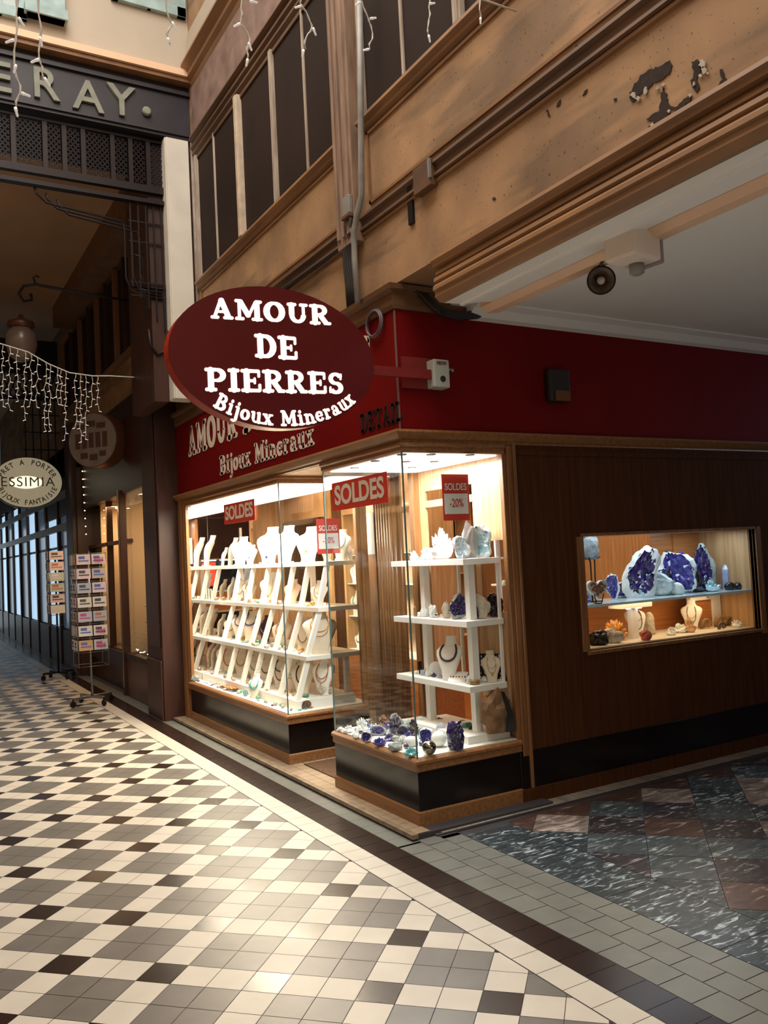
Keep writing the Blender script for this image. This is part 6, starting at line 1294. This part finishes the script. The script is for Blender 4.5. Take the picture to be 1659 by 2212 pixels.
S_ = [([(40, 0), (36, 60), (30, 110), (36, 165), (44, 200), (34, 238)], [(30, 86, -6, 2), (34, 140, -2, 10), (44, 200, 8, 3), (33, 232, 2, 8), (40, 38, 4, 6)], 'strand at the left edge over the portal letters'),
 ([(84, 0), (88, 60), (86, 90), (86, 130), (90, 155), (106, 184)], [(84, 128, -10, 4), (96, 168, 6, 9), (86, 80, 2, 8)], 'strand second from the left, over the letter R'),
 ([(360, 0), (364, 40), (372, 52), (362, 75), (366, 96)], [(372, 48, 5, 10), (362, 82, 4, 10)], 'strand above the end of the portal beam'),
 ([(524, 0), (522, 30), (519, 50), (534, 68), (539, 92), (534, 115), (535, 128)], [(518, 51, -10, 5), (537, 92, 4, 10), (535, 128, -2, 9), (540, 2, 8, 2)], 'strand with looped wire over the upper window frieze'),
 ([(651, 0), (651, 12), (662, 26), (675, 55), (664, 75), (659, 105)], [(650, 13, -10, 3), (676, 60, 4, 10), (656, 108, -2, 9)], 'strand over the middle of the left upper window'),
 ([(778, 0), (780, 5), (794, 35), (802, 55), (804, 85), (798, 105)], [(778, 4, -8, 6), (800, 40, 9, -1), (797, 106, -9, 2)], 'strand hanging beside the upper pilaster'),
 ([(930, 0), (928, 30), (924, 60), (926, 75)], [(928, 8, 9, -1), (926, 76, 2, 10)], 'strand over the right upper window'),
 ([(1038, 0), (1038, 36)], [(1038, 38, 0, 9)], 'short strand at the right end of the upper row')]
for pts, bl_, lab in S_: strand('white icicle light '+lab, pts, YS, bl_, r=.0030, bl=.033, top=TZ)
tag(obj('light_string_cable', MB().tube([(-2.0, YS, TZ+.1)]+[(-1.0+i*.2, YS, TZ) for i in range(19)], .005, 6), CORD, loc=(0, YS, TZ)), 'white cable from which the near icicle lights hang', 'cable')
# curtain of icicle lights down the passage
CP = [(-40, 715), (0, 742), (60, 760), (105, 786), (150, 805), (200, 812), (240, 812)]
YC = 8.9
tag(obj('light_string_cable', MB().tube([at(a, b, Y=YC) for a, b in CP]+[(2.52, YC, at(240, 812, Y=YC).z)], .006, 6), CORD, loc=at(100, 786, Y=YC)), 'sagging white cable of the far icicle curtain', 'cable')
rn = random.Random(77); k = 0
for px in (6, 20, 38, 54, 66, 80, 98, 108, 124, 132, 142, 164, 174, 184, 198, 212):
    j = 0
    for a, b in zip(CP, CP[1:]):
        if a[0] <= px <= b[0]: y0_ = a[1]+(b[1]-a[1])*(px-a[0])/(b[0]-a[0])
    ln = rn.uniform(70, 150)*(1 if px < 185 else .6); n = int(ln/14); pts = [(px+rn.uniform(-3, 3), y0_+ln*i/n) for i in range(n+1)]; pts[0] = (px, y0_)
    strand('icicle light of the far curtain, %s from the left' % (ORD[k] if k < 10 else ('eleventh', 'twelfth', 'thirteenth', 'fourteenth', 'fifteenth', 'sixteenth')[k-10]), pts, YC, [(p_[0], p_[1], 6*(-1)**i, 2) for i, p_ in enumerate(pts[1:])], r=.0024, bl=.030, group='icicle lights of the far curtain'); k += 1
# ================================================================== PIPES, CABLES, CEILING DEVICES
def wl(px, py, off=.03): q = at(px, py, X=XW-off); return q
tag(obj('drain_pipe', MB().tube([wl(776, -60, .10), wl(779, 230, .10), wl(781, 420, .10), wl(772, 462, .10), wl(764, 500, .10), wl(766, 560, .10), wl(773, 655, .10)], .020, 8), PIPE, loc=wl(779, 300, .10)), 'grey drain pipe running down the right side of the upper pilaster', 'pipe')
t = thing('cable_bundle', 'black cables running down from the pilaster foot to the shop fascia', 'cables', wl(755, 560))
for i in range(5):
    o_ = i*4; obj('cable', MB().tube([wl(742+o_, 470, .05+.01*i), wl(741+o_*.9, 520, .06), wl(744+o_, 570, .06), wl(749+o_, 620, .06), wl(752+o_, 665, .06)], .011, 7), RUBBER, t)
obj('cable', MB().tube([wl(742, 530, .05), wl(700, 562, .04), wl(650, 598, .04), wl(610, 625, .04)], .014, 7), RUBBER, t)
t = thing('junction_box', 'small weathered junction box at the foot of the upper pilaster', 'junction box', wl(752, 445))
q = wl(752, 445, .08); obj('box', Bx(q.x-.02, XW-.07, q.y-.045, q.y+.045, q.z-.06, q.z+.06), PIPE, t, bevel=.006); obj('hood', Bx(q.x-.03, XW-.07, q.y-.05, q.y+.05, q.z-.085, q.z-.06), PLASTD, t, bevel=.004)
t = thing('wall_bracket', 'short brown board with a dark strap fixed over the upper moulding', 'bracket', wl(905, 400)); a = wl(895, 350, 0); b = wl(935, 350, 0)
obj('board', Bx(XW-.05, XW, wl(935, 370).y, wl(897, 370).y, wl(915, 395).z-.05, wl(915, 395).z+.10), PLASTD, t, bevel=.004)
q = wl(890, 445, 0); obj('strap', Bx(XW-.015, XW, q.y-.025, q.y+.025, wl(890, 486, 0).z, wl(890, 400, 0).z), IRON, t); obj('clip', Bx(XW-.06, XW-.045, wl(935, 370).y-.008, wl(935, 370).y+.008, wl(932, 388).z, wl(932, 345).z), PIPE, t)
def cl_(px, py): return at(px, py, Y=YF-.08)
t = thing('cable_bundle', 'thick black cables sagging from the corner crown along the side ceiling', 'cables', cl_(930, 660))
for i in range(6):
    o_ = i*4; obj('cable', MB().tube([at(880+o_*2, 622+i, Y=YF-.02), at(905+o_, 632+o_*.4, Y=YF-.05), at(925+o_, 655+o_*.3, Y=YF-.07), at(950+o_, 678-o_*.2, Y=YF-.07), at(990, 690-o_*.6, Y=YF-.07), at(1030+o_, 686-o_*.8, Y=YF-.05), at(1060+o_, 672, Y=YF-.04)], .010, 7), RUBBER, t)
obj('loose_wire', MB().tube([at(955, 668, Y=YF-.08), at(958, 680, Y=YF-.1), at(952, 690, Y=YF-.1), at(945, 686, Y=YF-.09)], .003, 6), RUBBER, t)
c = at(809, 699, X=XF-.02); tag(obj('cable_coil', MB().tube([(c.x, c.y+math.cos(a)*.095, c.z+math.sin(a)*.082) for a in [2*PI*i/28 for i in range(28)]], .009, 7, closed=True).tube([(c.x-.01, c.y+math.cos(a)*.088, c.z+math.sin(a)*.076) for a in [2*PI*i/28 for i in range(28)]], .006, 7, closed=True), mat('grey_coil_cable', (.13, .10, .12), .5), loc=c), 'coil of grey cable hung on the crown moulding behind the oval sign', 'cable')
# white ceiling sensor box and horn speaker
p = at(1372, 532, Z=2.97); t = thing('ceiling_sensor', 'white rounded box with a small grey lens fixed under the side ceiling', 'sensor box', (p.x, p.y, 3.03)); t.rotation_euler = (0, 0, R(8))
obj('housing', MB().box(-.115, .085, -.08, .09, -.135, -.0), mat('peach_white_plastic', (.84, .72, .60), .4), t, local=True, bevel=.012)
obj('end_cap', MB().box(.085, .125, -.07, .10, -.14, .0), mat('grey_end_cap', (.30, .26, .24), .5), t, local=True, bevel=.01)
obj('lens', MB().lathe([(.035, 0), (.035, -.04), (.02, -.05)], (.03, .02, -.135)), PIPE, t, local=True)
p = at(1298, 606, Z=2.93); t = thing('horn_speaker', 'small bronze horn loudspeaker hanging from the side ceiling on a bent bracket', 'loudspeaker', (p.x, p.y, p.z))
dv = (CAM-p).normalized(); dv = Vector((dv.x*.9, dv.y, -.25)).normalized(); HB = mat('bronze_horn', (.20, .15, .11), .4, metal=.6, noise_s=8, noise_a=.4)
obj('horn', MB().lathe([(.0, -.02), (.040, .0), (.062, .033), (.068, .035), (.052, .0), (.032, -.05), (.028, -.10), (.0, -.105)], (0, 0, 0), 28, axis=dv), HB, t, local=True)
obj('rim', MB().tube([tuple(Vector(dv)*.035+(dv.orthogonal().normalized()*math.cos(a)+dv.cross(dv.orthogonal().normalized())*math.sin(a))*.067) for a in [2*PI*i/28 for i in range(28)]], .005, 6, closed=True), IRON, t, local=True)
obj('phase_plug', MB().lathe([(.0, .03), (.020, .02), (.022, -.02)], (0, 0, 0), 8, axis=dv), mat('pale_plug', (.66, .56, .48), .4), t, local=True)
tp = at(1302, 537, Z=3.03); tv = Vector((tp.x-p.x, tp.y-p.y, 3.04-p.z))
obj('bracket', MB().tube([tuple(-Vector(dv)*.08), (.02, .02, .07), tuple(tv*.55), tuple(tv)], .010, 6).box(tv.x-.06, tv.x+.06, tv.y-.04, tv.y+.04, tv.z-.012, tv.z), HB, t, local=True)
# ================================================================== FAR SIDE OF THE PASSAGE (left wall and rear)
mb = MB().box(-2.5, -2.4, -4, 27, 0, 9.6)
struct('wall_left', mb, mat('cream_left_wall', (.52, .40, .28), .7, noise_s=1.5, noise_a=.2))
for i in range(4):
    y_ = -2.5+i*2.7; w_ = bpy.data.objects.new('window_%d' % (6+i), None); COL.objects.link(w_); w_.location = (-2.4, y_, .5); w_['kind'] = 'structure'
    obj('frame', MB().box(-2.4, -2.34, y_-.08, y_, 0, 3).box(-2.4, -2.34, y_+2.0, y_+2.08, 0, 3).box(-2.4, -2.34, y_, y_+2.0, 2.9, 3).box(-2.4, -2.34, y_, y_+2.0, 0, .5), BROWNW, w_); obj('pane', Bx(-2.38, -2.37, y_, y_+2.0, .5, 2.9), mat('dark_shop_glass', (.03, .03, .035), .08), w_)
struct('wall_rear', MB().box(-2.4, -1.6, -4.1, -4, 0, 9.6).box(1.8, XW, -4.1, -4, 0, 9.6).box(-1.6, 1.8, -4.1, -4, 4.2, 9.6), CREAMW)
